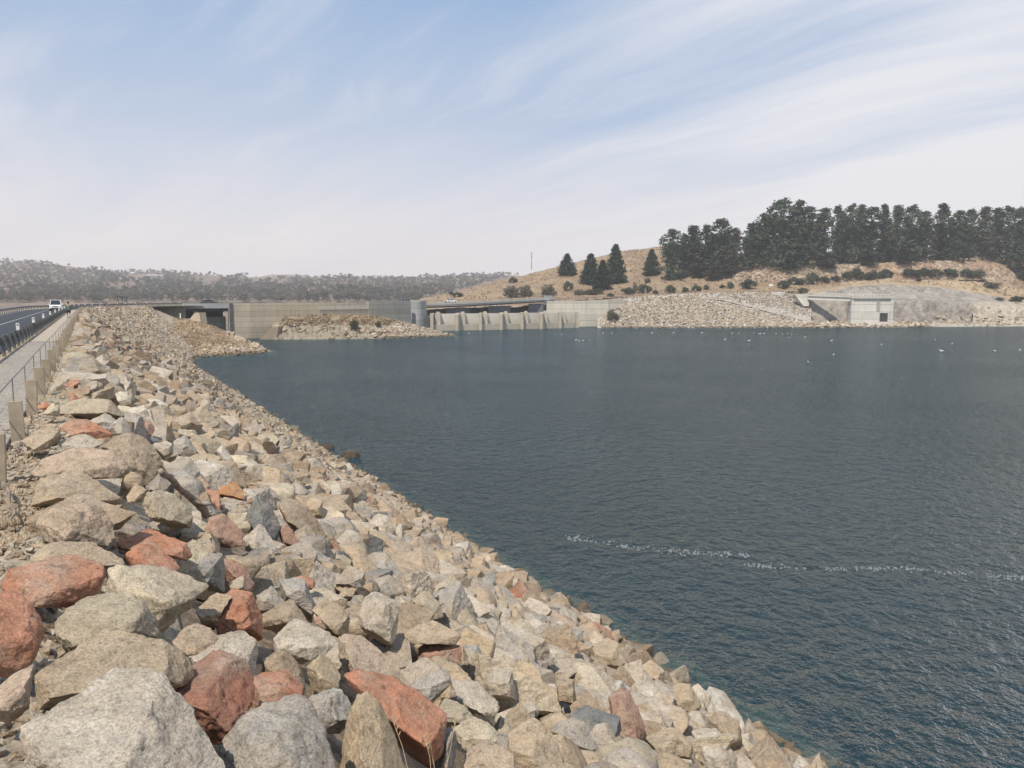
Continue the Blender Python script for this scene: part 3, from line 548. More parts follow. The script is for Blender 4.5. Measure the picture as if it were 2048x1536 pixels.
# ------------------------------------------------------------------ ground, road, water
def strip(pts_l, pts_r, name, mat, n=1, kind='structure', label=None):
    V = []; F_ = []
    for a, b in zip(pts_l, pts_r):
        for k in range(n+1): V.append(tuple(lin(Vector(a), Vector(b), k/n)))
    for i in range(len(pts_l)-1):
        for k in range(n): a = i*(n+1)+k; F_.append([a, a+1, a+n+2, a+n+1])
    o = link(name, npmesh(name, V, F_, True), mat); tag(o, label, None, None, kind); return o
# crest centre-line (edge line of the boards) continued round the bend and across the wall, bridge and right bank
EDGE = [PS(-1.1, s) for s in range(-30, 151, 10)]+[Vector((-79.5, 150.5, ZC)), Vector((-86.5, 169, ZC)), Vector((-90.8, 187, ZC)), Vector((-94, 204, ZC)), Vector((-95, 218, ZC)), Vector((-90.5, 232, ZC))]
EDGE += [Vector((-82.5, 241, ZC)), Vector((-71, 249.5, ZC)), Vector((-61, 258, ZC)), Vector((-47, 276, ZC)), Vector((-35, 296, 9.75)), Vector((-24, 310, 9.8)), Vector((-9, 323, 10.2)), Vector((16.5, 346, 11.05)),
         Vector((44, 357, 12.3)), Vector((75, 365, 13.9)), Vector((107, 370, 14.7)), Vector((135, 380, 14.8)), Vector((170, 400, 14.8)), Vector((230, 440, 15))]
def smooth_path(pts, n=3):
    pts = [Vector(p) for p in pts]
    for _ in range(n):
        q = [pts[0]]
        for a, b in zip(pts, pts[1:]): q += [a*.75+b*.25, a*.25+b*.75]
        pts = q+[pts[-1]]
    return pts
EDGE_S = smooth_path(EDGE)
def offset(pts, d, dz=0):              # d > 0 : away from the lake
    out = []
    for i, p in enumerate(pts):
        t = pts[min(i+1, len(pts)-1)]-pts[max(i-1, 0)]; t.z = 0; t.normalize(); out.append(Vector((p.x-t.y*d, p.y+t.x*d, p.z+dz)))
    return out
def gravel_mat(name, a, b, sc_=1, bd=.03):
    m, nt, out = newmat(name); v = coords(nt)
    vor = N(nt, 'ShaderNodeTexVoronoi'); vor.inputs['Scale'].default_value = 26*sc_; nt.links.new(v, vor.inputs['Vector'])
    big = noise_n(nt, v, .5*sc_, 5, .6)
    c = mix(nt, a, b, ramp(nt, big, [(.35, 0), (.65, 1)]))
    sv_ = N(nt, 'ShaderNodeSeparateColor'); nt.links.new(vor.outputs['Color'], sv_.inputs[0]); c = mix(nt, c, ramp(nt, sv_.outputs[0], [(0, .55), (1, 1.25)]), .75, 'MULTIPLY')
    c = mix(nt, c, ramp(nt, noise_n(nt, v, 9*sc_, 6, .7), [(.3, .6), (.6, 1.15)]), .8, 'MULTIPLY')
    h = math_n(nt, 'ADD', vor.outputs['Distance'], noise_n(nt, v, 7*sc_, 5))
    return finish(m, nt, out, c, .95, bump(nt, h, .5, bd*.4), .15)
M_gravel = gravel_mat('gravel', (.36, .32, .265), (.29, .27, .24))
M_dust = gravel_mat('dry_gravelly_soil', (.40, .33, .24), (.32, .28, .22), .8, .05)
M_conc_path = simple('path_concrete', (.42, .36, .285), (.35, .30, .24), 1.5, .95, 30, .004)
M_asph = simple('asphalt', (.050, .052, .058), (.036, .038, .043), 1.2, .75, 60, .004)
M_white = simple('road_paint', (.42, .42, .40), (.26, .26, .25), 5, .7)
iA = min(range(len(EDGE_S)), key=lambda i: (EDGE_S[i]-PS(-1.1, 48)).length); iW = min(range(len(EDGE_S)), key=lambda i: (EDGE_S[i]-Vector((-82.5, 241, ZC))).length)
# crest sheet of dry gravel with real unevenness near the lens
V = []; F_ = []; ss = np.concatenate([np.arange(-20, 40, .25), np.arange(40, 150, 2.)]); qs = np.concatenate([np.linspace(.6, -1.3, 16), np.linspace(-1.6, -3.6, 8)])
for s in ss:
    for p_ in qs:
        p = PS(p_, s); nz = mnoise.fractal(p*1.3, .7, 2, 4)*(.07 if p_ > -1.4 else .02)
        if p_ > EDGE_P: nz -= (p_-EDGE_P)*KS+.03
        V.append((p.x, p.y, ZC+nz-.02))
nq = len(qs); F_ = [[i*nq+j, (i+1)*nq+j, (i+1)*nq+j+1, i*nq+j+1] for i in range(len(ss)-1) for j in range(nq-1)]
o = link('verge', npmesh('verge', V, F_, True), M_dust); tag(o, None, None, None, 'structure')
E1 = EDGE_S[:iA+1]; E2 = EDGE_S[iA:iW+1]
strip(offset(E1, 1.75, .035), offset(E1, .12, .035), 'gravel_path', M_gravel, 4)
strip(offset(E2, 1.6, .05), offset(E2, .1, .05), 'path', M_conc_path, 2)
strip(offset(E2, 3.5, -.02), offset(E2, -1.2, -.05), 'shoulder', M_dust, 3)
strip(offset(EDGE_S, 9.3, .045), offset(EDGE_S, 2.2, .045), 'road', M_asph, 6)
strip(offset(EDGE_S, 5.5, .051), offset(EDGE_S, 5.36, .051), 'centre_line', M_white)
strip(offset(EDGE_S, 8.9, .051), offset(EDGE_S, 8.78, .051), 'edge_line', M_white)
# downstream batter of the dam
DS = EDGE_S[:iW+3]
bl = [p+Vector((0, 0, -.02)) for p in offset(DS, 9.2)]; b2 = [Vector((p.x, p.y, -4)) for p in offset(DS, 34)]
M_drygrass = simple('dry_grass_ground', (.36, .27, .17), (.26, .20, .14), .15, .95, 3, .1)
strip([Vector((p.x, p.y, ZC-.01)) for p in offset(DS, 12)], bl, 'far_shoulder', M_dust)
strip(b2, [Vector((p.x, p.y, ZC-.015)) for p in offset(DS, 12)], 'downstream_slope', M_drygrass)
# ---- lofts: rows of (pixel x, pixel y, distance), every row at its own true distance
def row_eval(row, xs, zmode):
    px = [r[0] for r in row]; D = np.interp(xs, px, [r[2] for r in row]); out = []
    if isinstance(row[0][1], str):
        zz = np.interp(xs, px, [float(r[1]) for r in row]); return [PZ(x, d, z) for x, d, z in zip(xs, D, zz)]
    py = np.interp(xs, px, [r[1] for r in row]); return [P(x, y, d) for x, y, d in zip(xs, py, D)]
TERR = []
def loft(name, rows, mat, nx=120, sub=6, amp=.5, freq=.15, x0=None, x1=None, seed=0, kind='structure', label=None, cat=None, smooth=True, ridge=False, cast=True, fine=0):
    x0 = rows[0][0][0] if x0 is None else x0; x1 = rows[0][-1][0] if x1 is None else x1
    xs = np.linspace(x0, x1, nx); G = np.array([[list(p) for p in row_eval(r, xs, None)] for r in rows])   # rows x nx x 3
    out = []
    for i in range(len(rows)-1):
        for k in range(sub): t = k/sub; out.append(G[i]*(1-t)+G[i+1]*t)
    out.append(G[-1]); A = np.array(out); nr = len(A)
    K = np.array([.25, .5, .25])         # round the joins
    B = A.copy(); B[1:-1] = .25*A[:-2]+.5*A[1:-1]+.25*A[2:]; A = B
    V = A.reshape(-1, 3)
    for i in range(len(V)):
        q = Vector(V[i])*freq+Vector((seed, seed*2, 0)); n = mnoise.fractal(q, .8, 2.1, 5)
        if fine: n += fine*mnoise.fractal(q*6, .8, 2.1, 3)
        if ridge: V[i][0] += mnoise.fractal(q+Vector((9, 9, 9)), .8, 2.1, 5)*amp*.6; V[i][1] += n*amp
        V[i][2] += n*amp*(.35 if ridge else 1)
    F_ = [[i*nx+j, i*nx+j+1, (i+1)*nx+j+1, (i+1)*nx+j] for i in range(nr-1) for j in range(nx-1)]
    o = link(name, npmesh(name, V, F_, smooth), mat)
    tag(o, label, cat, None, kind)
    if cast: TERR.append(BVHTree.FromPolygons([tuple(v) for v in V], F_))
    return o
def ground_at(px, py, maxd=1e5):
    d = ray(px, py).normalized(); best = None
    for t in TERR:
        h = t.ray_cast(Vector((0, 0, H)), d)
        if h[0] is not None and (best is None or h[3] < best[1]): best = (h[0], h[3])
    return best[0] if best else None
def earth(name, a, b, c, s1=.03, s2=.3, thr=(.45, .6), bd=.3, streak=None):
    m, nt, out = newmat(name); v = coords(nt)
    n1 = noise_n(nt, v, s1, 5, .6); n2 = noise_n(nt, v, s2, 7, .65)
    col = mix(nt, a, b, ramp(nt, n1, [(.38, 0), (.62, 1)])); col = mix(nt, col, c, ramp(nt, n2, [(thr[0], 0), (thr[1], 1)]))
    col = mix(nt, col, ramp(nt, noise_n(nt, v, s2*8, 6, .7), [(.3, .65), (.65, 1.2)]), .7, 'MULTIPLY')
    if streak: 
        n3 = noise_n(nt, mapping(nt, v, (1, 1, .22)), streak, 6, .65); col = mix(nt, col, ramp(nt, n3, [(.3, .5), (.48, 1.0), (.7, 1.2)]), .8, 'MULTIPLY')
        h = math_n(nt, 'ADD', n2, n3)
    else: h = math_n(nt, 'ADD', n2, noise_n(nt, v, s2*6, 6, .7))
    return finish(m, nt, out, col, .95, bump(nt, h, .9, bd), .1)
M_hill = earth('dry_hill_grass', (.34, .25, .165), (.255, .185, .13), (.38, .29, .185), .035, .16, (.48, .62), .8)
M_cut = earth('ochre_cut_bank', (.36, .235, .155), (.32, .25, .19), (.48, .40, .31), .05, .35, (.48, .60), .6)
M_mound = earth('straw_mound', (.39, .295, .19), (.31, .23, .16), (.43, .345, .225), .05, .2, (.45, .65), .4)
M_spit = earth('brown_grass_spit', (.34, .25, .155), (.27, .205, .145), (.42, .35, .26), .18, .8, (.5, .66), .2)
M_shot = earth('sprayed_rock_face', (.29, .265, .235), (.22, .205, .185), (.36, .32, .27), .07, .5, (.45, .62), .8, .25)
M_cliff = earth('layered_shore_rock', (.42, .36, .28), (.34, .28, .22), (.46, .42, .36), .12, .6, (.45, .6), .5, .35)
M_fill = earth('crushed_pale_fill', (.44, .41, .36), (.38, .355, .31), (.50, .47, .41), .3, 1.2, (.4, .6), .3)
M_far = earth('far_hillside', (.19, .15, .12), (.15, .125, .10), (.28, .205, .15), .006, .02, (.46, .62), 1)
M_ramp = simple('ramp_gravel', (.43, .385, .32), (.35, .32, .27), .3, .95, 4, .05)
m, nt, out = newmat('islet_rock_and_scrub'); v = coords(nt); sx = N(nt, 'ShaderNodeSeparateXYZ'); nt.links.new(v, sx.inputs[0])
zz_ = math_n(nt, 'ADD', sx.outputs[2], math_n(nt, 'MULTIPLY', noise_n(nt, v, .35, 5, .6), 5.0))
rk = ramp(nt, noise_n(nt, mapping(nt, mapping(nt, v, (1, 1, 1), (0, R(25), 0)), (1.6, .4, .25)), 1.2, 7, .7), [(.34, (.12, .10, .08)), (.50, (.31, .265, .205)), (.72, (.42, .37, .29))])
gr = ramp(nt, noise_n(nt, v, .9, 6, .65), [(.3, (.20, .16, .11)), (.5, (.33, .25, .165)), (.7, (.40, .31, .20))])
col = mix(nt, rk, gr, ramp(nt, math_n(nt, 'DIVIDE', zz_, 12.0), [(.52, 0), (.58, 1)]))
M_islet = finish(m, nt, out, col, .95, bump(nt, noise_n(nt, v, 1.5, 8, .7), 1, .5), .1)
# the far country, left of and behind the dam
RIDGE = [(-260, 522), (-120, 512), (0, 517), (60, 520), (120, 523), (170, 531), (230, 538), (300, 540), (360, 543), (430, 547), (520, 549), (600, 550), (700, 549), (780, 552), (860, 550), (950, 546), (1010, 545), (1080, 547), (1300, 560)]
rx = [a for a, b in RIDGE]; ry = [b+5 for a, b in RIDGE]
def rr(fr, D, base): return [(x, base+(np.interp(x, rx, ry)-base)*fr, D) for x in range(-260, 1321, 20)]
loft('hills', [[(-260, '-4', 250), (300, '-4', 330), (1320, '2', 480)], [(-260, '-3', 480), (300, '-3', 520), (1320, '4', 620)], rr(0, 720, 612), rr(.22, 900, 610), rr(.5, 1150, 610), rr(.62, 1350, 610), rr(.86, 1650, 606), rr(1, 1900, 606),
     [(-260, '60', 2150), (1320, '30', 2150)], [(-260, '-8', 2500), (1320, '-8', 2500)]], M_far, 320, 9, 5.0, .012, label=None, fine=.25)
loft('hills', [[(300, '10', 2900), (1100, '10', 2900)], [(300, 570, 3100), (480, 556, 3100), (545, 541, 3100), (600, 541, 3100), (680, 553, 3100), (1100, 560, 3100)], [(300, '-8', 3500), (1100, '-8', 3500)]], M_far, 60, 4, 6, .004, seed=5, cast=False)
# the hill behind the gated bridge
HR = [
 [(840, '7', 330), (1100, '9', 352), (1240, '11.5', 363), (1500, '14', 388), (1640, '14.4', 404), (2200, '15', 410)],
 [(840, 612, 372), (900, 606, 378), (1000, 601, 384), (1100, 595, 390), (1240, 590, 394), (1400, 584, 398), (1500, 581, 402), (1640, 576, 410), (1750, 571, 418), (2200, 566, 430)],
 [(840, 606, 400), (900, 600, 410), (950, 592, 415), (1000, 586, 420), (1100, 579, 424), (1200, 574, 428), (1300, 570, 430), (1400, 565, 432), (1480, 561, 434), (1560, 561, 436), (1700, 561, 438), (1850, 556, 440), (1950, 555, 440), (2050, 565, 440), (2200, 570, 440)],
 [(840, 602, 430), (900, 594, 440), (950, 586, 445), (1000, 577, 450), (1100, 566, 452), (1200, 560, 454), (1300, 556, 456), (1400, 552, 450), (1480, 540, 446), (1530, 531, 446), (1700, 529, 448), (1850, 522, 450), (1960, 520, 450), (2010, 535, 450), (2050, 548, 450), (2200, 555, 450)],
 [(840, 598, 480), (900, 589, 490), (940, 577, 495), (1000, 561, 500), (1060, 547, 505), (1100, 537, 508), (1150, 526, 512), (1200, 512, 515), (1250, 501, 518), (1300, 493, 520), (1340, 490, 520), (1400, 500, 515), (1500, 512, 505), (1700, 514, 500), (1960, 512, 500), (2200, 530, 500)],
 [(840, 600, 560), (1000, 565, 570), (1200, 520, 580), (1340, 500, 590), (1500, 520, 590), (2200, 530, 590)],
 [(840, '-4', 700), (1200, '10', 760), (1500, '20', 780), (2200, '20', 780)]]
loft('hillside', HR, M_hill, 340, 9, .8, .06, seed=3, fine=.3)
# ochre cut bank, proud of the hillside
loft('cut_bank', [[(1430, 572, 424), (1560, 569, 426), (1700, 566, 428), (1850, 562, 430), (1960, 560, 430), (2030, 572, 430)],
     [(1430, 566, 430), (1480, 556, 432), (1530, 548, 432), (1700, 546, 434), (1850, 541, 436), (1960, 541, 436), (2030, 560, 436)],
     [(1430, 563, 436), (1480, 541, 438), (1530, 528, 438), (1620, 527, 439), (1700, 527, 440), (1850, 520, 442), (1960, 518, 442), (2010, 534, 442), (2030, 550, 442)],
     [(1430, '18', 452), (2030, '28', 455)]], M_cut, 220, 8, 1.1, .12, seed=8, ridge=True, fine=.5)
# straw mound over the sprayed faces
loft('mound', [[(1575, '12', 364), (1700, '12', 364), (1960, '7', 364), (2200, '1', 350)], [(1575, '13.6', 372), (1700, '13.9', 378), (1960, '12', 376), (2200, '6', 360)],
     [(1575, 588, 378), (1620, 583, 380), (1700, 572, 384), (1780, 568, 386), (1870, 574, 388), (1960, 586, 386), (2010, 594, 384), (2080, 606, 378), (2200, 612, 370)],
     [(1575, 584, 388), (1620, 576, 392), (1650, 571, 394), (1700, 562, 398), (1780, 557, 402), (1850, 558, 402), (1950, 561, 402), (2010, 572, 400), (2080, 584, 396), (2200, 590, 392)],
     [(1575, '14', 404), (1700, '19', 412), (1850, '19', 414), (2080, '14', 412), (2200, '12', 410)]], M_mound, 200, 7, .5, .1, seed=12, fine=.3)
# sprayed-concrete rock cuts behind the intake tower : two tiers with a ledge
loft('rock_face', [[(1612, '0.2', 350), (1700, '0.2', 352), (1960, '0.2', 352), (2000, '0.2', 352)],
     [(1612, 598, 356), (1700, 598, 358), (1800, 600, 358), (1880, 599, 358), (1955, 608, 357), (2000, 612, 356)],
     [(1612, 598, 363), (1700, 596, 366), (1800, 598, 366), (1880, 598, 366), (1955, 606, 363), (2000, 610, 360)]], M_shot, 190, 14, 1.3, .09, seed=20, ridge=True, label='sprayed grey rock cut behind the intake tower', fine=.35)
loft('rock_face', [[(1625, 600, 364), (1700, 600, 365), (1880, 601, 365), (1960, 608, 362), (2010, 612, 360)],
     [(1625, 588, 371), (1660, 580, 372), (1700, 572, 374), (1780, 567, 376), (1870, 573, 376), (1960, 586, 374), (2010, 595, 372)],
     [(1625, '13', 383), (1700, '15.5', 387), (1870, '16', 389), (2010, '11', 385)]], M_shot, 170, 9, 1.0, .1, seed=24, ridge=True, fine=.35)
# brown rocky shore at the far right
loft('rocky_shore', [[(1945, '-1', 346), (2200, '-1', 340)], [(1945, '0.5', 347), (2048, '0.9', 344), (2200, '0.5', 341)],
     [(1945, 615, 352), (2000, 612, 352), (2048, 618, 350), (2200, 622, 348)], [(1945, 606, 360), (2000, 604, 362), (2048, 606, 360), (2200, 608, 358)],
     [(1945, '10.5', 378), (2200, '8.5', 372)]], M_cliff, 150, 9, 1.3, .15, seed=30, ridge=True, fine=.5)
loft('shore', [[(1600, '-1', 328), (1870, '-1', 330), (2200, '-1', 338)], [(1600, '0.5', 334), (1780, '0.5', 336), (1870, '0.4', 340), (2048, '0.5', 344), (2200, '0.5', 345)],
     [(1600, '1.4', 350), (1870, '1.0', 354), (2200, '1.2', 356)]], M_ramp, 120, 5, .5, .2, seed=33)
# right abutment: two slopes of tipped rock with a ramp between them
RW0 = [(1195, '-1', 318), (1300, '-1', 319), (1500, '-1', 321), (1640, '-1', 321), (1880, '-1', 329)]
RW1 = [(1195, '-.2', 323), (1300, '-.2', 322), (1500, '-.1', 323), (1640, '.1', 324), (1780, '-.1', 326), (1880, '-.7', 331)]
RW2 = [(1195, '1.2', 329), (1230, '5.5', 332), (1270, '8.2', 335), (1330, '10.9', 342), (1400, '11.9', 348), (1450, '10.3', 345), (1500, '7.8', 341), (1550, '5.1', 337), (1600, '2.6', 334), (1640, '1.0', 332), (1880, '-.3', 335)]
RW3 = [(1195, '1.5', 334), (1230, '6.6', 338), (1270, '9.2', 341), (1330, '12.0', 347), (1400, '13.0', 353), (1450, '11', 350.5), (1500, '8.2', 347), (1550, '5.4', 343), (1600, '2.8', 340), (1640, '1.2', 338), (1880, '0', 338)]
RW4 = [(1195, '9', 345), (1240, '11.4', 349), (1330, '13.2', 357), (1400, '13.8', 362), (1500, '14.4', 368), (1600, '13.6', 371), (1640, '13.2', 372), (1880, '1', 345)]
def rmix(a, b, t, dz=0, x1=1622):
    xs = np.linspace(1195, x1, 24); f = lambda r, k: np.interp(xs, [q[0] for q in r], [float(q[k]) for q in r])
    return [(x, str(z), d) for x, z, d in zip(xs, f(a, 1)*(1-t)+f(b, 1)*t+dz, f(a, 2)*(1-t)+f(b, 2)*t)]
loft('rockfill', [rmix(RW0, RW0, 0, 0, 1878), rmix(RW1, RW1, 0, 0, 1878), rmix(RW2, RW2, 0, 0, 1878), rmix(RW3, RW3, 0, 0, 1878)], M_fill, 200, 6, .35, .3, seed=40, label=None)
loft('ramp', [[(1385, '12.2', 348.5), (1450, '10.5', 345), (1500, '8.0', 341), (1550, '5.3', 337), (1600, '2.8', 334), (1640, '1.2', 332)], [(1385, '13.9', 354), (1450, '11.6', 350.7), (1500, '9.1', 347.2), (1550, '6.3', 343.2), (1600, '3.5', 340.2), (1640, '1.6', 338)]], M_ramp, 60, 2, .1, .3)
loft('rockfill', [rmix(RW3, RW3, 0, -.1), rmix(RW3, RW4, .5), rmix(RW4, RW4, 0)], M_fill, 160, 8, .35, .3, seed=44)
loft('crest_track', [[(1225, '11.2', 348), (1330, '13.3', 356.8), (1400, '13.9', 361.8), (1500, '14.5', 367.8), (1625, '13.7', 371.2)], [(1225, '11.4', 352), (1330, '13.35', 361), (1400, '14', 366), (1500, '14.55', 372), (1625, '13.8', 376)]], M_ramp, 60, 2, .05, .3)
# ground behind the gates, seen under the bridge
loft('chute_bank', [[(860, '1', 352), (1000, '1', 362), (1120, '1', 372)], [(860, '5.5', 358), (930, '6', 362), (1000, '8', 366), (1100, '9', 372)], [(860, '10.0', 372), (1000, '10.6', 378), (1120, '11.5', 384)]], M_cut, 60, 6, .6, .2, seed=48)
# the near spit of brown grass
loft('spit', [[(398, '-1.5', 161), (470, '-1.5', 163), (530, '-1.5', 174), (552, '-1.5', 180)],
     [(398, '.4', 168), (430, '.35', 169.5), (470, '.35', 172), (500, '.3', 176), (530, '.1', 181), (552, '-.4', 184)],
     [(385, '2.2', 188), (430, '1.4', 184), (470, '1.0', 183), (500, '.9', 184), (530, '.3', 184), (552, '-.3', 185.5)],
     [(360, 655, 204), (400, 660, 199), (440, 672, 195), (470, 684, 191), (500, 690, 188), (530, 700, 186), (552, '0', 187)] if False else
     [(360, 655, 204), (400, 660, 199), (440, 672, 195), (470, 684, 191), (500, 690, 188), (530, 700, 186.5), (552, 706, 187)],
     [(345, 637, 211), (375, 638, 210), (400, 643, 208), (440, 656, 204), (470, 670, 199), (500, 684, 194), (530, 697, 188), (552, 706, 188)],
     [(345, '5', 222), (400, '4', 220), (440, '2', 216), (500, '-1', 206), (552, '-1.5', 192)], [(345, '-2', 236), (552, '-3', 200)]], M_spit, 150, 8, .3, .35, x0=345, x1=552, seed=50, fine=.5)
loft('bank', [[(262, '7.5', 200), (300, '7.5', 203), (345, '4', 203), (400, '1', 196)], [(262, 613, 210), (300, 616, 210), (350, 637, 211), (400, 645, 210)], [(262, 611, 226), (300, 612, 227), (350, 635, 228), (400, 640, 229)]], M_dust, 60, 6, .3, .4, seed=52)
# the islet in front of the long wall
loft('islet', [[(545, '-1.5', 231), (700, '-1.5', 233), (905, '-1.5', 247), (918, '-1.5', 250)],
     [(545, '.1', 234), (620, '.3', 235), (700, '.2', 236), (800, '.2', 242), (860, '.2', 248), (905, '0', 252.5), (918, '-.6', 254)],
     [(545, '3.2', 236), (575, '5', 238), (620, '5', 239.5), (700, '2.6', 239), (760, '2.2', 241), (800, '2.6', 246), (860, '1.5', 250.5), (905, '.2', 253.5), (918, '-.6', 255)],
     [(545, '4.2', 239.5), (575, '6.4', 243), (620, '6.9', 246), (700, '7.0', 250), (760, '6.6', 253), (790, '5.2', 254), (840, '3.0', 255), (880, '1.4', 255), (905, '.4', 255), (918, '-.5', 256)],
     [(545, '-1', 246), (620, '-1', 258), (760, '-1', 272), (880, '-1', 264), (918, '-1.5', 258)]], M_islet, 190, 8, .75, .28, seed=55, fine=.5, ridge=True)
# scattered tipped rock on those banks (nobody could count it)
def rubble_on(name, label, px0, px1, py0, py1, n, r0, r1, cols, seedn, cond=None, attrmat=RUBF, pr=None, sub=1):
    g = np.random.default_rng(seedn); lst = []
    while len(lst) < n:
        px, py = g.uniform(px0, px1), g.uniform(py0, py1)
        if cond and not cond(px, py): n -= .5; continue
        p = ground_at(px, py)
        if p is None or p.z < -.3: n -= .5; continue
        r = g.uniform(r0, r1); lst.append((p+Vector((0, 0, r*.1)), np.array([1.15, g.uniform(.7, 1.0), g.uniform(.55, .85)])*r, cols[g.integers(len(cols))]))
    return scatter_mesh(name, lst, pr or P1, sub, ROCKC, attrmat, label, 'rubble', seedn)
pale = ['pale', 'tan', 'grey', 'pale', 'cream', 'grey', 'pale', 'white']
crest_y = lambda x: np.interp(x, [1195, 1225, 1245, 1330, 1400, 1500, 1615, 1622], [645, 615, 601, 594, 589, 585, 589, 589])
rampu = lambda x: np.interp(x, [1195, 1385, 1450, 1500, 1550, 1600, 1640], [590, 590, 601, 612, 625, 637, 644]); 
def c_low(x, y): return y > max(crest_y(x), 0)+1 and (y > rampu(x)+ (5 if x > 1385 else 0)) 
def c_up(x, y): return x > 1380 and y > crest_y(x)+1 and y < rampu(x)-9
rubble_on('rockfill_stones', 'pale tipped rocks covering the lower bank at the right abutment', 1200, 1640, 588, 657, 6200, .28, .68, pale, 60, c_low)
rubble_on('rockfill_stones', 'finer grey rock blanket above the diagonal ramp', 1385, 1620, 586, 642, 3200, .25, .5, ['grey', 'pale', 'grey', 'bluegrey', 'white'], 61, c_up)
rubble_on('rockfill_stones', 'low line of pale blocks in front of the intake tower', 1590, 1872, 645, 657, 420, .4, 1.15, ['pale', 'cream', 'tan', 'white'], 62)
rubble_on('islet_stones', 'pale round stones at the tapering end of the islet', 775, 908, 636, 675, 2400, .2, .45, ['pale', 'grey', 'white', 'pale', 'tan'], 63, lambda x, y: y > np.interp(x, [775, 800, 908], [655, 636, 640]))
rubble_on('islet_stones', 'broken tan rocks along the front of the islet', 640, 830, 655, 678, 60, .3, .8, ['tan', 'pale', 'ochre', 'cream'], 64, None, RUBF, P2, 2)
rubble_on('islet_stones', 'weathered outcrop stones on top of the islet', 560, 700, 636, 665, 40, .25, .6, ['tan', 'olive', 'brown'], 65, None, RUBF, P2, 2)
rubble_on('spit_stones', 'pale stones along the water edge of the grassy spit', 405, 532, 690, 716, 700, .2, .55, ['tan', 'pale', 'cream', 'brown'], 66)
rubble_on('spit_stones', 'cream rock outcrop at the tip of the grassy spit', 455, 520, 664, 700, 50, .3, .8, ['cream', 'tan', 'pale'], 67, lambda x, y: abs(y-(670+(x-465)*.5)) < 7, RUBF, P2, 2)
rubble_on('bank_stones', 'loose stones on the ochre cut bank below the pines', 1430, 1650, 530, 565, 500, .3, 1.0, ['tan', 'pale', 'cream', 'tan'], 68)
rubble_on('shore_stones', 'pale blocks along the far shoreline', 1870, 2060, 632, 652, 110, .3, 1.0, ['tan', 'pale', 'cream'], 69)
rubble_on('bank_stones', 'grey stones of the bank seen under the bridge', 925, 1090, 612, 628, 350, .3, .6, ['grey', 'pale', 'white'], 70)
rubble_on('ramp_stones', 'loose stones lying on the diagonal ramp', 1390, 1640, 588, 648, 900, .18, .45, ['pale', 'tan', 'grey'], 71, lambda x, y: abs(y-rampu(x)) < 8)
# pebbles on the verge by the lens
g = np.random.default_rng(21); lst = []
for _ in range(5200):
    s_, p_ = g.uniform(2.5, 22)*g.uniform(.4, 1), g.uniform(-1.5, .3); q_ = PS(p_, s_); nz = mnoise.fractal(q_*1.3, .7, 2, 4)*.07; r_ = g.uniform(.012, .04)
    if p_ > EDGE_P: nz -= (p_-EDGE_P)*KS+.03
    lst.append((Vector((q_.x, q_.y, ZC+nz-.02+r_*.3)), np.array([1.2, 1, .7])*r_, ['tan', 'grey', 'olive', 'brown', 'pale', 'pink'][g.integers(6)]))
scatter_mesh('gravel', lst, P2, 2, ROCKC, RUB, 'loose pebbles scattered over the verge by the timber posts', 'gravel', 22)
def fuzz(name, label, mat, px0, px1, py0, py1, n, size, seedn, cond=None, zmin=.8):
    g = np.random.default_rng(seedn); V = []
    for _ in range(n):
        px, py = g.uniform(px0, px1), g.uniform(py0, py1)
        if cond and not cond(px, py): continue
        if mnoise.noise(Vector((px*.05, py*.15, seedn))) < g.uniform(-.6, .3): continue
        p = ground_at(px, py)
        if p is None or p.z < zmin: continue
        for _ in range(3):
            a = g.uniform(0, 3.14); s = size*g.uniform(.5, 1.5); d = np.array([math.cos(a), math.sin(a), 0])*s*.6; o_ = np.array(p[:])+g.normal(size=3)*size*np.array([.5, .5, .05]); lean = g.normal(size=3)*s*.3; up = np.array([0, 0, s*.8])+lean
            V += [o_-d*.6, o_+d*.6, o_+d+up, o_-d*.8+up]
    V = np.array(V); tag(link(name, npmesh(name, V, np.arange(len(V)).reshape(-1, 4)), mat), label, 'grass', None, 'stuff')
M_tuft = earth('dry_tufts', (.33, .25, .16), (.24, .185, .125), (.38, .29, .19), .05, .3, (.45, .6), .1)
fuzz('dry_grass', 'shaggy brown grass covering the near spit', M_tuft, 345, 525, 632, 705, 5200, .19, 81)
fuzz('dry_grass', 'dry scrub and grass on the islet top', M_tuft, 560, 830, 624, 652, 2600, .35, 82, None, 3.5)
fuzz('dry_grass', 'tussocks dotted over the bare hill', M_tuft, 870, 1500, 488, 603, 7000, .45, 83)
fuzz('dry_grass', 'tussocks on the straw mound and cut bank', M_tuft, 1480, 2060, 520, 610, 5200, .45, 84, lambda x, y: not (1600 < x < 2030 and y > np.interp(x, [1600, 1640, 1700, 1780, 1870, 1960, 2010, 2030], [584, 578, 570, 565, 571, 583, 592, 597])))
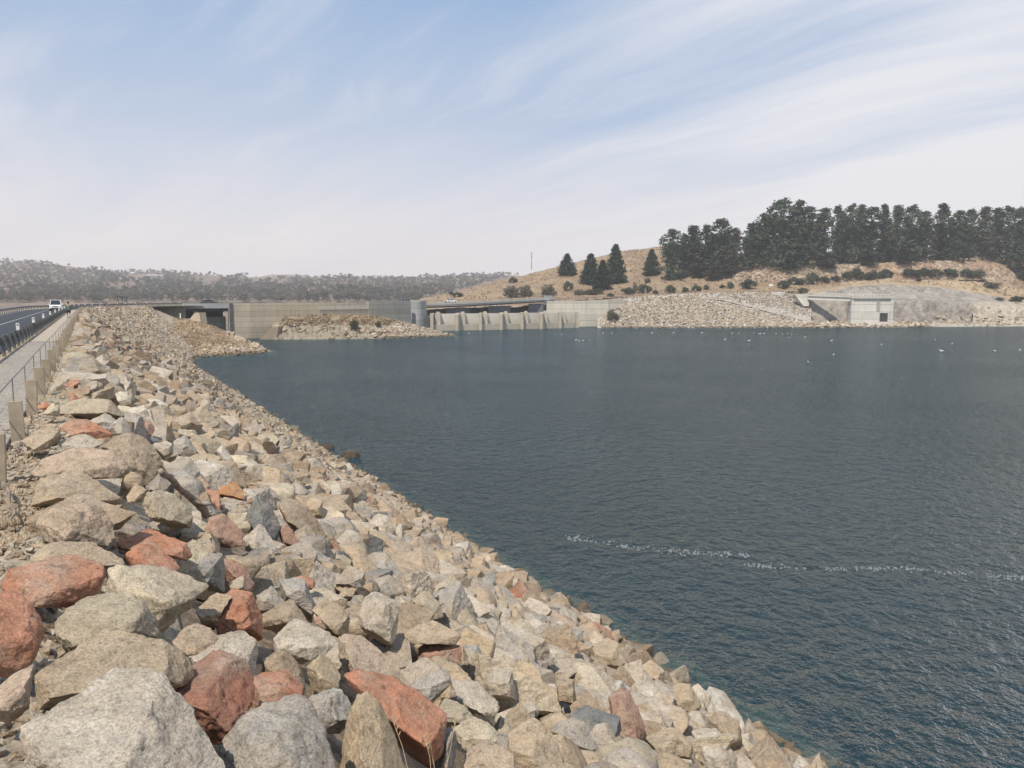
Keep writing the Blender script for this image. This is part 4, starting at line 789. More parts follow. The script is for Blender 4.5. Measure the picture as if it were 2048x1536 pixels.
# ---- water
LK = [PS(10, -110), PS(10, 140), Vector((-72, 168, 0)), Vector((-84, 215, 0)), Vector((-84, 246, 0)), Vector((-30, 300, 0)), Vector((18, 345, 0)), Vector((40, 344, 0)), Vector((60, 340, 0)), Vector((110, 345, 0)), Vector((190, 354, 0)), Vector((480, 356, 0)), Vector((480, -110, 0))]
m, nt, out = newmat('lake_water'); v = coords(nt)
rot = mapping(nt, mapping(nt, v, (1, 1, 1), (0, 0, R(24))), (1.25, .8, 1))
n1 = noise_n(nt, rot, .95, 4, .55); n2 = noise_n(nt, mapping(nt, mapping(nt, v, (1, 1, 1), (0, 0, R(-20))), (1.2, .9, 1)), 2.3, 4, .55); n3 = noise_n(nt, v, 7.0, 3, .6); n0 = noise_n(nt, v, .035, 3, .5)
h = math_n(nt, 'ADD', math_n(nt, 'MULTIPLY', n1, 1.0), math_n(nt, 'MULTIPLY', n2, .42)); h = math_n(nt, 'ADD', h, math_n(nt, 'MULTIPLY', n3, .09))
h = math_n(nt, 'MULTIPLY', h, ramp(nt, n0, [(.3, .8), (.7, 1.12)]))
nrm = bump(nt, h, 1.0, .72)
gl = N(nt, 'ShaderNodeBsdfGlossy'); gl.inputs['Roughness'].default_value = .07; nt.links.new(nrm, gl.inputs['Normal']); gl.inputs['Color'].default_value = (1, 1, 1, 1)
tr = N(nt, 'ShaderNodeBsdfTransparent'); tr.inputs['Color'].default_value = (.80, .93, .90, 1)
df = N(nt, 'ShaderNodeBsdfDiffuse'); df.inputs['Color'].default_value = (.034, .130, .175, 1); nt.links.new(nrm, df.inputs['Normal'])
mx = N(nt, 'ShaderNodeMixShader'); mx.inputs[0].default_value = .24; nt.links.new(tr.outputs[0], mx.inputs[1]); nt.links.new(df.outputs[0], mx.inputs[2])
fr = N(nt, 'ShaderNodeFresnel'); fr.inputs['IOR'].default_value = 1.333; nt.links.new(nrm, fr.inputs['Normal'])
m2 = N(nt, 'ShaderNodeMixShader'); nt.links.new(math_n(nt, 'MULTIPLY', fr.outputs[0], .82), m2.inputs[0]); nt.links.new(mx.outputs[0], m2.inputs[1]); nt.links.new(gl.outputs[0], m2.inputs[2])
nt.links.new(m2.outputs[0], out.inputs['Surface'])
va = N(nt, 'ShaderNodeVolumeAbsorption'); va.inputs['Color'].default_value = (.40, .64, .58, 1); va.inputs['Density'].default_value = .55
nt.links.new(va.outputs[0], out.inputs['Volume'])
M_water = m
n = len(LK); me = bpy.data.meshes.new('water')
me.from_pydata([(p.x, p.y, 0) for p in LK]+[(p.x, p.y, -7.5) for p in LK], [], [tuple(range(n))[::-1], tuple(range(n, 2*n))]+[(i, (i+1) % n, n+(i+1) % n, n+i) for i in range(n)])
bm = bmesh.new(); bm.from_mesh(me); bmesh.ops.recalc_face_normals(bm, faces=bm.faces); bm.to_mesh(me); bm.free()
o = link('water', me, M_water); tag(o, None, None, None, 'structure')
# ground sheet to the horizon (lake bed under the water)
me = bpy.data.meshes.new('ground'); me.from_pydata([(-3600, -3600, -8), (3600, -3600, -8), (3600, 3600, -8), (-3600, 3600, -8)], [], [(0, 1, 2, 3)])
tag(link('ground', me, M_far), None, None, None, 'structure')
# foam: two broken wind lines of tiny white crests
M_foam = simple('foam', (.31, .35, .37), (.22, .26, .28), 8, .7)
def foam(name, label, path, n, spread, size, seedn):
    g = np.random.default_rng(seedn); mb = MB()
    for _ in range(n):
        x = g.uniform(path[0][0], path[-1][0]); dens = .5+.5*mnoise.noise(Vector((x*.012, seedn, 0)))*2
        if g.random() > max(.05, dens)**1.6: continue
        y = np.interp(x, [a for a, b in path], [b for a, b in path])+g.normal()*spread
        p = W(x, y, .05); a = g.uniform(-.3, .5); L = size*g.uniform(.5, 1.6); L *= 1.3; w = .011; k = 6
        vs = [(p.x+math.cos(t)*L*g.uniform(.7, 1.2)*math.cos(a)-math.sin(t)*w*math.sin(a), p.y+math.cos(t)*L*math.sin(a)+math.sin(t)*w*math.cos(a), p.z+.035*math.sin(t)) for t in [2*math.pi*i/k for i in range(k)]]
        mb.add(vs, [tuple(range(k))])
    tag(mb.build(name, M_foam), label, 'foam', None, 'stuff')
foam('foam', 'broken white foam line drifting across the lake', [(1130, 1075), (1210, 1083), (1260, 1094), (1340, 1101), (1430, 1107), (1500, 1110)], 420, 3.0, .032, 3)
foam('foam', 'second foam line running out to the photo edge', [(1440, 1127), (1560, 1133), (1660, 1138), (1790, 1136), (1860, 1141), (1950, 1150), (2060, 1157)], 520, 2.2, .028, 4)
0 and foam('foam', 'lapping foam between the lone rock and the bank', [(690, 918), (740, 945), (800, 975), (900, 1000)], 160, 12, .026, 5)
# ------------------------------------------------------------------ concrete works
def concrete(name, c1, c2, lift=1.6, vert=0, stain=.8, sc_=.35):
    m, nt, out = newmat(name); v = coords(nt)
    sx = N(nt, 'ShaderNodeSeparateXYZ'); nt.links.new(v, sx.inputs[0])
    n1 = noise_n(nt, v, sc_, 6, .6); n2 = noise_n(nt, mapping(nt, v, (1, 1, .12)), 1.2, 6, .65)
    c = ramp(nt, n1, [(.32, c2), (.68, c1)]); c = mix(nt, c, ramp(nt, n2, [(.3, .62), (.55, 1.0), (.75, 1.1)]), stain, 'MULTIPLY')
    z = math_n(nt, 'FRACT', math_n(nt, 'DIVIDE', sx.outputs[2], lift)); line = math_n(nt, 'LESS_THAN', z, .07)
    c = mix(nt, c, mix(nt, c, .5, 1, 'MULTIPLY'), math_n(nt, 'MULTIPLY', line, .8))
    pan = math_n(nt, 'FLOOR', math_n(nt, 'DIVIDE', sx.outputs[2], lift)); wn = N(nt, 'ShaderNodeTexWhiteNoise', noise_dimensions='1D'); nt.links.new(pan, wn.inputs['W'])
    c = mix(nt, c, ramp(nt, wn.outputs['Value'], [(0, .86), (1, 1.08)]), .8, 'MULTIPLY')
    return finish(m, nt, out, c, .9, bump(nt, noise_n(nt, v, 3, 6, .7), .5, .05), .2)
M_wall = concrete('weathered_wall_concrete', (.55, .485, .365), (.49, .43, .33), 1.6, 0, .5)
M_wallgrey = concrete('grey_wall_concrete', (.40, .385, .33), (.34, .33, .285), 1.6, 0, .5)
M_wallpale = concrete('pale_wall_concrete', (.60, .565, .48), (.55, .515, .44), 2.4, 0, .45)
M_tower = concrete('tower_concrete', (.64, .62, .56), (.58, .56, .51), 3.0, 0, .4)
M_deck = simple('deck_concrete', (.50, .50, .475), (.42, .42, .40), .6, .85)
M_bluegrey = concrete('bluish_concrete', (.43, .43, .405), (.37, .375, .36), 2.0, 0, .5)  # greyer, darker concrete tone than the long wall
M_gate = simple('gate_concrete', (.50, .455, .37), (.41, .37, .30), .5, .9)
M_gatepale = simple('gate_leaf_paint', (.66, .63, .56), (.60, .57, .50), .5, .8)
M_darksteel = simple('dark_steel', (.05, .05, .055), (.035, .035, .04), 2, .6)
M_dark = simple('void_wall_painted_shade', (.10, .10, .10), (.07, .07, .07), 1, .9)  # walls in the bridge opening: its shade is put into this dark colour
M_steel = simple('galvanised_steel', (.21, .205, .195), (.155, .15, .145), 1.5, .55, metal=.15)
M_steeldark = simple('weathered_guardrail_post', (.17, .18, .185), (.12, .125, .13), 2, .7)
M_wood = simple('weathered_timber', (.40, .335, .25), (.28, .235, .175), 5, .9, 18, .006, rnd=True)
M_wedge = concrete('tan_concrete_wedge', (.60, .49, .36), (.54, .44, .32), 50, 0, .3)
M_post = simple('white_plastic_post', (.78, .78, .76), (.72, .72, .70), 3, .5)
def pl(*a): return [PZ(px, D, 0) for px, D in a]
# long curved wall with its parapet
wl = pl((458, 236), (500, 239), (560, 245), (640, 254), (700, 263), (760, 273), (800, 280), (846, 289))
t = empty('dam_wall', tuple(wl[3])); tag(t, 'long tan concrete dam wall with pour lines behind the rocky islet', 'wall')
def rel(mb, name, mat, parent, **kw):
    o = mb.build(name, mat, None, **kw); o.parent = parent; o.matrix_parent_inverse = Matrix.Translation(-parent.location) ; return o
mb = MB(); mb.wallpath(wl[:5], -3, [10.35]*5, 1.2)
# sloping end face of the first monolith
a, b = wl[0], wl[1]; d = (a-b).normalized()
mb.prism([Vector((a.x, a.y, 10.35)), Vector((a.x, a.y, -3)), Vector((a.x, a.y, -3))-d*3.2-Vector((0, 0, 0))], Vector((-d.y, d.x, 0))*.01) if False else None
rel(mb, 'wall_body', M_wall, t)
mb = MB(); mb.wallpath(wl[4:7], -3, [9.75, 9.75, 9.75], 1.2); rel(mb, 'wall_body', M_wall, t)
mb = MB(); mb.wallpath(pl((640, 253.8), (700, 262.8), (738, 269)), 8.2, 9.35, .1); rel(mb, 'repaired_panel', M_wallpale, t)
mb = MB(); mb.wallpath(pl((738, 268.8), (800, 279.6), (822, 284)), -3, [10.8, 10.9, 10.9], 1.6); rel(mb, 'end_block', M_wallgrey, t)
# end return going back under the left bridge
e0 = wl[0]; mb = MB(); mb.hexa([(e0.x-.25, e0.y, -3), (e0.x+1.1, e0.y+.3, -3), (e0.x-1.0, e0.y+14, -3), (e0.x-2.4, e0.y+14, -3)], [(e0.x-.25, e0.y, 10.32), (e0.x+1.1, e0.y+.3, 10.32), (e0.x-1.0, e0.y+14, 10.32), (e0.x-2.4, e0.y+14, 10.32)])
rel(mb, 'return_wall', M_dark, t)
mb = MB()
for i in range(14):
    q = lin(wl[4], wl[6], i/13); 
    if i < 9: mb.box((q.x, q.y+.5, 10.2), (.07, .07, .95))
mb.tube([wl[4]+Vector((0, .5, 10.65)), wl[5]+Vector((0, .5, 10.65))], .05, 6); mb.tube([wl[4]+Vector((0, .5, 10.2)), wl[5]+Vector((0, .5, 10.2))], .04, 6); rel(mb, 'railing', M_darksteel, t)
# rounded bluish nose tower where wall meets gated bridge
c = PZ(834, 290, 0); mb = MB(); ring = [(c.x+2.5*math.cos(a_), c.y+3.2*math.sin(a_), -3) for a_ in [2*math.pi*i/20 for i in range(20)]]
mb.prism(ring, (0, 0, 13.9)); mb.box((c.x, c.y+5, 4), (5, 8, 14))
o = mb.build('wall_tower', M_bluegrey); tag(o, 'bluish grey rounded concrete nose where the long wall meets the gated bridge', 'tower')
# wall left of the small bridge
wa = pl((262, 226), (300, 227), (340, 228.5), (372, 230)); mb = MB(); mb.wallpath(wa, -3, [10.35]*4, 1.2); tag(mb.build('abutment_wall', M_wallgrey), 'olive grey concrete wall at the left side of the small bridge opening', 'wall')
# concrete wedges
def wedge(name, pts, off, label): mb = MB(); mb.prism(pts, off); tag(mb.build(name, M_wedge), label, 'wing wall')
wedge('wing_wall', [P(518, 679, 234), P(548, 650, 234), P(557, 651, 234), P(553, 680, 234)], (.6, 2.5, 0), 'tan concrete wedge between the long wall and the islet')
wedge('wing_wall', [P(374, 645, 214), P(389, 626, 214), P(398, 625, 214), P(402, 648, 214)], (.8, 2.5, 0), 'tan concrete wedge standing under the small bridge')
# small bridge on the left
t = empty('road_bridge', tuple(PZ(414, 228, 0))); tag(t, 'short grey road bridge over a dark opening at the left end of the long wall', 'bridge')
A, B = PZ(369, 230.2, 0), PZ(459, 236.4, 0); dd = (B-A).normalized(); nn = Vector((-dd.y, dd.x, 0))
def slab(A, B, back0, back1, z0, z1):
    mb = MB(); q = [A+nn*back0, B+nn*back0, B+nn*back1, A+nn*back1]; mb.hexa([(v.x, v.y, z0) for v in q], [(v.x, v.y, z1) for v in q]); return mb
rel(slab(A, B, -.1, 9, 9.15, 9.7), 'deck', M_deck, t); rel(slab(A, B, -.35, -.12, 8.9, 10.35), 'fascia', simple('pale_fascia', (.40, .41, .41), (.33, .34, .34), 1, .8), t)
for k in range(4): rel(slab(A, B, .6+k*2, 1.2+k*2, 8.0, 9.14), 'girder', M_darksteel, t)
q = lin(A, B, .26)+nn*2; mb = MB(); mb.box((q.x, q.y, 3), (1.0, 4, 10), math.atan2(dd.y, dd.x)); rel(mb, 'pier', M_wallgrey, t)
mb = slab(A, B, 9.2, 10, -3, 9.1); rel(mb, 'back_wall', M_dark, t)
rel(slab(lin(A, B, .35), B, 5.5, 9.1, -3, 6.4), 'sill_block', M_wallgrey, t)
mb = MB(); mb.tube([A+nn*-.2+Vector((0, 0, 10.75)), B+nn*-.2+Vector((0, 0, 10.75))], .05, 6)
for i in range(12): q = lin(A, B, i/11)+nn*-.2; mb.box((q.x, q.y, 10.55), (.07, .07, .5))
rel(mb, 'railing', M_steeldark, t)
# gated bridge
DK = [(846, 300, 9.05), (900, 307, 9.25), (980, 320, 9.85), (1050, 332, 10.6), (1096, 340, 11.0), (1110, 343, 11.1)]
dk = [PZ(px, D, 0) for px, D, z in DK]; dz = [z for *_, z in DK]
t = empty('road_bridge', tuple(dk[2])); tag(t, 'long grey road bridge on dark piers above the row of spillway gates', 'bridge')
mb = MB(); mb.wallpath(dk, [z-.5 for z in dz], [z+.45 for z in dz], 9); rel(mb, 'deck', M_deck, t)
mb = MB(); mb.wallpath([p+Vector((.3, -.35, 0)) for p in dk], [z+.1 for z in dz], [z+.85 for z in dz], .3); rel(mb, 'parapet', M_deck, t)
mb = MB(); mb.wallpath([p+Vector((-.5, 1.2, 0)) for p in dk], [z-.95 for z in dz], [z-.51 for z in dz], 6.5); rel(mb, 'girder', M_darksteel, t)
for px0, px1, D in ((893, 917, 310), (977, 1001, 323), (1057, 1086, 336)):
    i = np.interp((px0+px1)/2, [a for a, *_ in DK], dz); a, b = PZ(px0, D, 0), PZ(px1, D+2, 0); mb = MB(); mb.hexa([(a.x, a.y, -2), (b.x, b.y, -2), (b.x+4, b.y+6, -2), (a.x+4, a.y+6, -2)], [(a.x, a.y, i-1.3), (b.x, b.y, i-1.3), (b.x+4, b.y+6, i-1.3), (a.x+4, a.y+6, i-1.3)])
    rel(mb, 'pier', simple('pier_concrete_painted_shade', (.17, .18, .19), (.13, .14, .15), .7, .9), t)  # pier concrete darkened, the shade on the piers is painted in
mb = MB(); 
for i in range(60):
    x = 850+(1096-850)*i/59; D = np.interp(x, [a for a, *_ in DK], [b for _, b, _ in DK]); z = np.interp(x, [a for a, *_ in DK], dz); q = PZ(x, D, 0); mb.box((q.x+.3, q.y-.2, z+1.4), (.08, .08, .8))
mb.tube([Vector((p.x+.3, p.y-.2, z+1.8)) for p, z in zip(dk, dz)], .045, 5); rel(mb, 'railing', M_steel, t)
a = PZ(1088, 339.5, 0); b = PZ(1104, 342.5, 0); mb = MB(); mb.hexa([(a.x, a.y-1, 9), (b.x, b.y-1, 9), (b.x, b.y+3, 9), (a.x, a.y+3, 9)], [(a.x, a.y-1, 12.9), (b.x, b.y-1, 12.9), (b.x, b.y+3, 12.9), (a.x, a.y+3, 12.9)]); rel(mb, 'end_block', M_deck, t)
# spillway: a weir with seven gate bays
GX = [864, 915, 961, 1003, 1044, 1083, 1120, 1155]; GD = [294, 297.5, 301.5, 305.5, 310, 315, 320, 325]
t = empty('spillway', tuple(PZ(1003, 305, 0))); tag(t, 'spillway weir of seven gate bays at the water below the long bridge', 'spillway')
gp = [PZ(x, d, 0) for x, d in zip(GX, GD)]
mb = MB(); mb.wallpath(gp, -3, 2.2, 2.2); rel(mb, 'sill_wall', M_gate, t)
mb = MB(); mb.wallpath([PZ(848, 293.6, 0), PZ(864, 294, 0)], -3, 5.4, 2.5); rel(mb, 'end_wall', M_gate, t)
mb = MB(); mb.wallpath([p+Vector((-1.2, 6.5, 0)) for p in gp], 0, [6.0]*8, 1.0); rel(mb, 'back_wall', M_gatepale, t)
for i, (p, D) in enumerate(zip(gp, GD)):
    mb = MB(); w = 1.5 if i in (1, 3, 5) else 1.1; zt = 6.3
    mb.box((p.x, p.y+2.6, zt/2-1), (w, 7.6, zt+2))
    if i in (1, 3, 5): ring = [(p.x+.85*math.cos(a_), p.y-1.1+1.3*math.sin(a_), -3) for a_ in [2*math.pi*k/14 for k in range(14)]]; mb.prism(ring, (0, 0, 8.7))
    rel(mb, 'gate_pier', M_gate, t)
    if i < 7:
        q = lin(gp[i], gp[i+1], .25); mb = MB(); mb.box((q.x-.4, q.y+3.4, 3.2), (2.0, 4.5, 6.0)); mb.box((q.x-.4, q.y+3.4, 6.5), (1.2, 1.4, .6)); rel(mb, 'hoist_block', M_gate, t)
        mb = MB(); q2 = lin(gp[i], gp[i+1], .62); dq = (gp[i+1]-gp[i]); mb.box((q2.x-.3, q2.y+4.7, 3.9), (dq.length*.66, .5, 3.3), math.atan2(dq.y, dq.x)); rel(mb, 'gate_leaf', M_gatepale, t)
# white pump float by the last gate
t = empty('pump_float', tuple(W(1166, 653))); tag(t, 'white tank with a smaller rusty drum afloat beside the last gate', 'float')
c = W(1165, 653); 
def lathe(prof, seg=14):
    mb = MB(); vs = []; fs = []
    for r, z in prof:
        for k in range(seg): a_ = 2*math.pi*k/seg; vs.append((r*math.cos(a_), r*math.sin(a_), z))
    for i in range(len(prof)-1):
        for k in range(seg): fs.append((i*seg+k, i*seg+(k+1) % seg, (i+1)*seg+(k+1) % seg, (i+1)*seg+k))
    fs += [tuple(range(seg))[::-1], tuple((len(prof)-1)*seg+k for k in range(seg))]; mb.add(vs, fs); return mb
mb = lathe([(.8, -.5), (.95, 0), (.95, 2.2), (.7, 2.7), (.25, 2.9), (.2, 3.3)]); mb.build('tank', M_post, t)
mb = lathe([(.6, -.4), (.65, 0), (.65, 1.5), (.4, 1.9)]); o = mb.build('drum', simple('rusty_cream', (.5, .40, .27), (.4, .27, .17), 2), t); o.location = (1.5, .2, 0)
mb = MB(); mb.tube([(0, .2, 3.2), (-.5, .5, 4.2), (-.9, .5, 5.6)], .08, 6); mb.build('hose', M_darksteel, t)
# right wall
rw = pl((1093, 338), (1130, 336), (1170, 335), (1215, 337), (1250, 343)); mb = MB(); mb.wallpath(rw, -3, [10.5, 10.6, 10.75, 11.1, 11.2], 2); tag(mb.build('abutment_wall', M_wallpale), 'pale smooth concrete wall right of the gated bridge, half buried by rocks', 'wall')
# intake tower
T0, T1 = PZ(1703, 338, 0), PZ(1783, 335.5, 0); dd = (T1-T0).normalized(); nn = Vector((-dd.y, dd.x, 0)); Ln = (T1-T0).length
t = empty('intake_tower', tuple(T0)); tag(t, 'pale concrete intake tower with a dark grated doorway at its foot', 'tower')
def tq(u0, u1, v0, v1, z0, z1, mb=None):
    mb = mb or MB(); q = [T0+dd*u0+nn*v0, T0+dd*u1+nn*v0, T0+dd*u1+nn*v1, T0+dd*u0+nn*v1]; mb.hexa([(v.x, v.y, z0) for v in q], [(v.x, v.y, z1) for v in q]); return mb
gz0, gz1 = 2.0, 5.6; gu0, gu1 = Ln*.70, Ln*.905
mb = tq(0, gu0, 0, 8, -1.0, 11.6); tq(gu1, Ln, 0, 8, -1, 11.6, mb); tq(gu0, gu1, 0, 8, gz1, 11.6, mb); tq(gu0, gu1, 0, 8, -1, gz0, mb); rel(mb, 'tower_body', M_tower, t)
rel(tq(gu0, gu1, 1.2, 1.5, gz0, gz1), 'doorway', M_darksteel, t)
mb = MB()
for k in range(5): tq(gu0+.02, gu1-.02, .25, .4, gz0+.3+k*.75, gz0+.42+k*.75, mb)
for k in range(4): u = gu0+(gu1-gu0)*(k+.5)/4; tq(u-.05, u+.05, .12, .24, gz0, gz1, mb)
rel(mb, 'grille', M_steel, t)
rel(tq(Ln*.61, Ln*.70, -.12, -.01, 6.2, 10.3), 'recess_panel', simple('greenish_panel', (.36, .36, .32), (.31, .31, .28), 1), t)
rel(tq(Ln*.955, Ln+.35, -.55, -.02, -1, 11.6), 'corner_rib', M_tower, t); rel(tq(-.3, Ln*.03, -.4, -.02, -1, 11.6), 'corner_rib', M_tower, t)
rel(tq(-.5, Ln+.8, -.8, 9, 11.62, 12.6), 'roof_slab', M_tower, t)
mb = MB()
for k in range(12): u = Ln*k/11; q = T0+dd*u; mb.box((q.x, q.y, 12.95), (.1, .1, .7))
mb.tube([T0+Vector((0, 0, 13.3)), T1+Vector((0, 0, 13.3))], .06, 5); rel(mb, 'railing', M_post, t)
q = T1; mb = MB(); mb.tube([(q.x, q.y, 12.6), (q.x, q.y, 14.0)], .08, 5); mb.box((q.x+.1, q.y, 14.1), (.7, .3, .35)); rel(mb, 'lamp', M_post, t)
# service bridge to the tower
b0, b1 = PZ(1614, 352, 0), PZ(1704, 338.5, 0); t2 = empty('access_bridge', tuple(b0)); tag(t2, 'narrow pale footbridge from the rock bank to the intake tower', 'bridge')
mb = MB(); mb.hexa([(b0.x, b0.y, 12.6), (b1.x, b1.y, 11.8), (b1.x+.6, b1.y+4, 11.8), (b0.x+.6, b0.y+4, 12.6)], [(b0.x, b0.y, 13.35), (b1.x, b1.y, 12.6), (b1.x+.6, b1.y+4, 12.6), (b0.x+.6, b0.y+4, 13.35)]); rel(mb, 'deck', M_tower, t2)
mb = MB(); mb.hexa([(b0.x, b0.y+.6, 11.2), (b1.x, b1.y+.6, 10.4), (b1.x+.4, b1.y+3, 10.4), (b0.x+.4, b0.y+3, 11.2)], [(b0.x, b0.y+.6, 12.58), (b1.x, b1.y+.6, 11.78), (b1.x+.4, b1.y+3, 11.78), (b0.x+.4, b0.y+3, 12.58)]); rel(mb, 'girder', M_tower, t2)
mb = MB()
for k in range(14): q = lin(b0, b1, k/13); z = lin(13.35, 12.6, k/13); mb.box((q.x, q.y, z+.35), (.1, .1, .7))
mb.tube([b0+Vector((0, 0, 14.05)), b1+Vector((0, 0, 13.3))], .06, 5); rel(mb, 'railing', M_post, t2)
a = PZ(1606, 353, 0); mb = MB(); mb.prism([Vector((a.x, a.y, 8.3)), Vector((a.x+2.3, a.y, 8.3)), Vector((a.x+2.3, a.y, 13.6)), Vector((a.x-3.6, a.y+.6, 13.2)), ], (0, 4, 0)); rel(mb, 'abutment', M_tower, t2)
# dark gantry frame on the crest
a = PZ(238, 236, 9.7); t = empty('gantry', tuple(a)); tag(t, 'small dark steel gantry frame standing beyond the crest road', 'gantry')
mb = MB(); 
for x in (0, 1.2, 2.5): mb.box((x, 0, 1.2), (.16, .16, 2.6))
mb.box((1.25, 0, 2.45), (2.9, .25, .3)); mb.box((1.25, .6, 2.45), (2.9, .2, .2)); mb.build('frame', M_darksteel, t)
mb = MB(); mb.box((.6, .2, .5), (.8, .4, .8)); mb.build('hoist', M_steeldark, t)
# ------------------------------------------------------------------ crest furniture
# W-beam barrier on the lake side of the road, and one beyond the road
GR = offset(EDGE_S, 1.95)
def arclen(pts):
    L = [0]
    for a, b in zip(pts, pts[1:]): L.append(L[-1]+(b-a).length)
    return L
def at_len(pts, L, s):
    for i in range(len(pts)-1):
        if s <= L[i+1] or i == len(pts)-2:
            t = (s-L[i])/max(L[i+1]-L[i], 1e-6); return lin(pts[i], pts[i+1], t), (pts[i+1]-pts[i]).normalized()
def barrier(name, path, s0, s1, step, label, side, thick=1):
    L = arclen(path); t = empty(name, tuple(at_len(path, L, s0)[0])); tag(t, label, 'guard rail', None)
    vs = []; fs = []; prof = [(0, .42), (.07, .47), (.0, .55), (.0, .60), (.07, .68), (0, .74)]; n = 0; s = s0
    while s <= s1:
        p, d = at_len(path, L, s); nrm = Vector((-d.y, d.x, 0))*side
        for o_, z in prof: q = p+nrm*(o_+.1); vs.append((q.x, q.y, p.z+z))
        for o_, z in prof[::-1]: q = p+nrm*(o_+.085); vs.append((q.x, q.y, p.z+z))
        n += 1; s += 2
    k = len(prof)*2
    for i in range(n-1):
        for j in range(k): fs.append((i*k+j, i*k+(j+1) % k, (i+1)*k+(j+1) % k, (i+1)*k+j))
    mb = MB(); mb.add(vs, fs); rel(mb, 'rail', M_steel, t)
    s = s0; c = 0
    while s <= s1 and c < 98:
        p, d = at_len(path, L, s); a_ = math.atan2(d.y, d.x); nrm = Vector((-d.y, d.x, 0))*side
        mb = MB(); mb.box((p.x, p.y, p.z+.36), (.07, .13, .76), a_); q = p+nrm*.05; mb.box((q.x, q.y, p.z+.58), (.10, .10, .30), a_)
        rel(mb, 'post', M_steeldark, t); s += step; c += 1
    return L
Ln1 = arclen(GR); s_start = min(range(len(GR)), key=lambda i: (GR[i]-PS(-3.05, 14)).length); s_end = min(range(len(GR)), key=lambda i: (GR[i]-Vector((-82.5, 242, ZC))).length)
barrier('guard_rail', GR, Ln1[s_start], Ln1[s_end], 2.6, 'steel guard rail on dark posts between road and walking path', 1)
GF = offset(EDGE_S, 9.6); Ln2 = arclen(GF); s2 = min(range(len(GF)), key=lambda i: (GF[i]-PS(-10.7, 60)).length); e2 = min(range(len(GF)), key=lambda i: (GF[i]-Vector((-78, 260, ZC))).length)
barrier('guard_rail', GF, Ln2[s2], Ln2[e2], 3.0, 'guard rail along the far side of the crest road', -1)
# guide posts standing on the near barrier
def guide_post(loc, rz, sc_=1):
    t = empty('guide_post', tuple(loc), rz); mb = MB(); mb.box((0, 0, .17), (.03, .14, .34)); mb.build('marker', M_post, t)
    mb = MB(); mb.box((-.0165, 0, .25), (.004, .07, .08)); mb.build('reflector', M_steeldark, t); return t
ordw = ['nearest', 'second nearest', 'third nearest', 'fourth nearest', 'fifth nearest', 'sixth nearest']
gp0 = None; s = Ln1[s_start]+3.2; k = 0
base_s = Ln1[min(range(len(GR)), key=lambda i: (GR[i]-PS(-3.05, 31.6)).length)]
ss = [base_s+1+12.8*i for i in range(11)]+[base_s+1+12.8*10+7*j for j in range(1, 14)]
for k, s in enumerate(ss):
    p, d = at_len(GR, Ln1, s); p = p+Vector((0, 0, .74)); rz = math.atan2(d.y, d.x)
    if gp0 is None: o = gp0 = guide_post(p, rz)
    else: o = copy_tree(gp0); o.location = p; o.rotation_euler = (0, 0, rz)
    tag(o, f'{ordw[k]} white guide post on the guard rail beside the crest road' if k < 6 else ('white guide post on the guard rail, between the walker and the bend' if k < 11 else 'tiny white guide post on the guard rail round the far bend'), 'guide post', 'white guide posts on the guard rail')
# timber boards along the edge of the path, each a thing
Lb = arclen(EDGE_S); i0 = Lb[min(range(len(EDGE_S)), key=lambda i: (EDGE_S[i]-PS(-1.1, 11.9)).length)]; d0 = (PS(-1.1, 11.9)-EDGE_S[0]).dot(UD)
ow = ['nearest', 'second', 'third', 'fourth', 'fifth', 'sixth', 'seventh', 'eighth', 'ninth', 'tenth']
bo = None
for k in range(54):
    p, d = at_len(EDGE_S, Lb, d0+3.55*k-.3)
    if bo is None:
        mb = MB(); mb.box((0, 0, .30), (.075, .21, .70)); bo = o = mb.build('timber_post', M_wood, None, bevel=.008)
    else: o = bo.copy(); COL.objects.link(o)
    g = random.Random(k); o.location = p-Vector((0, 0, 0)); o.rotation_euler = (g.uniform(-.04, .04), g.uniform(-.04, .04), math.atan2(d.y, d.x)+g.uniform(-.12, .12)); o.scale = (1, g.uniform(.95, 1.08), g.uniform(.93, 1.05))
    tag(o, (f'{ow[k]} weathered timber board post along the path edge' + (', cut off by the photo edge' if k == 0 else ', counted from the camera')) if k < 10 else 'weathered timber board post in the distant run along the path', 'post', 'timber board posts along the path')
# cable handrail on thin rods
t = empty('handrail', tuple(PS(-1.42, 8))); tag(t, 'thin grey steel handrail on slim rods running past the timber posts', 'handrail')
pts = []
for k in range(-3, 52):
    p, d = at_len(EDGE_S, Lb, d0+3.55*k-.3); nrm = Vector((-d.y, d.x, 0)); g = random.Random(k+99)
    b_ = p+nrm*.30; pts.append(b_+Vector((0, 0, .70+g.uniform(-.015, .015))))
    mb = MB(); mb.tube([b_+Vector((0, 0, -.1)), b_+Vector((0, 0, .70))], .011, 6); rel(mb, 'rod', M_steel, t)
mb = MB(); mb.tube(pts, .012, 8); rel(mb, 'rail', M_steel, t)
mb = MB(); mb.tube([p-Vector((0, 0, .33)) for p in pts], .004, 4); rel(mb, 'wire', M_steel, t)
# single white marker post near the small bridge
c = P(361, 639, 211); mb = MB(); mb.box((c.x, c.y, c.z+.7), (.28, .12, 1.6)); mb.box((c.x, c.y, c.z+1.55), (.22, .1, .12)); tag(mb.build('marker_post', M_post, bevel=.01), 'white marker post standing at the top of the grassy spit', 'post')
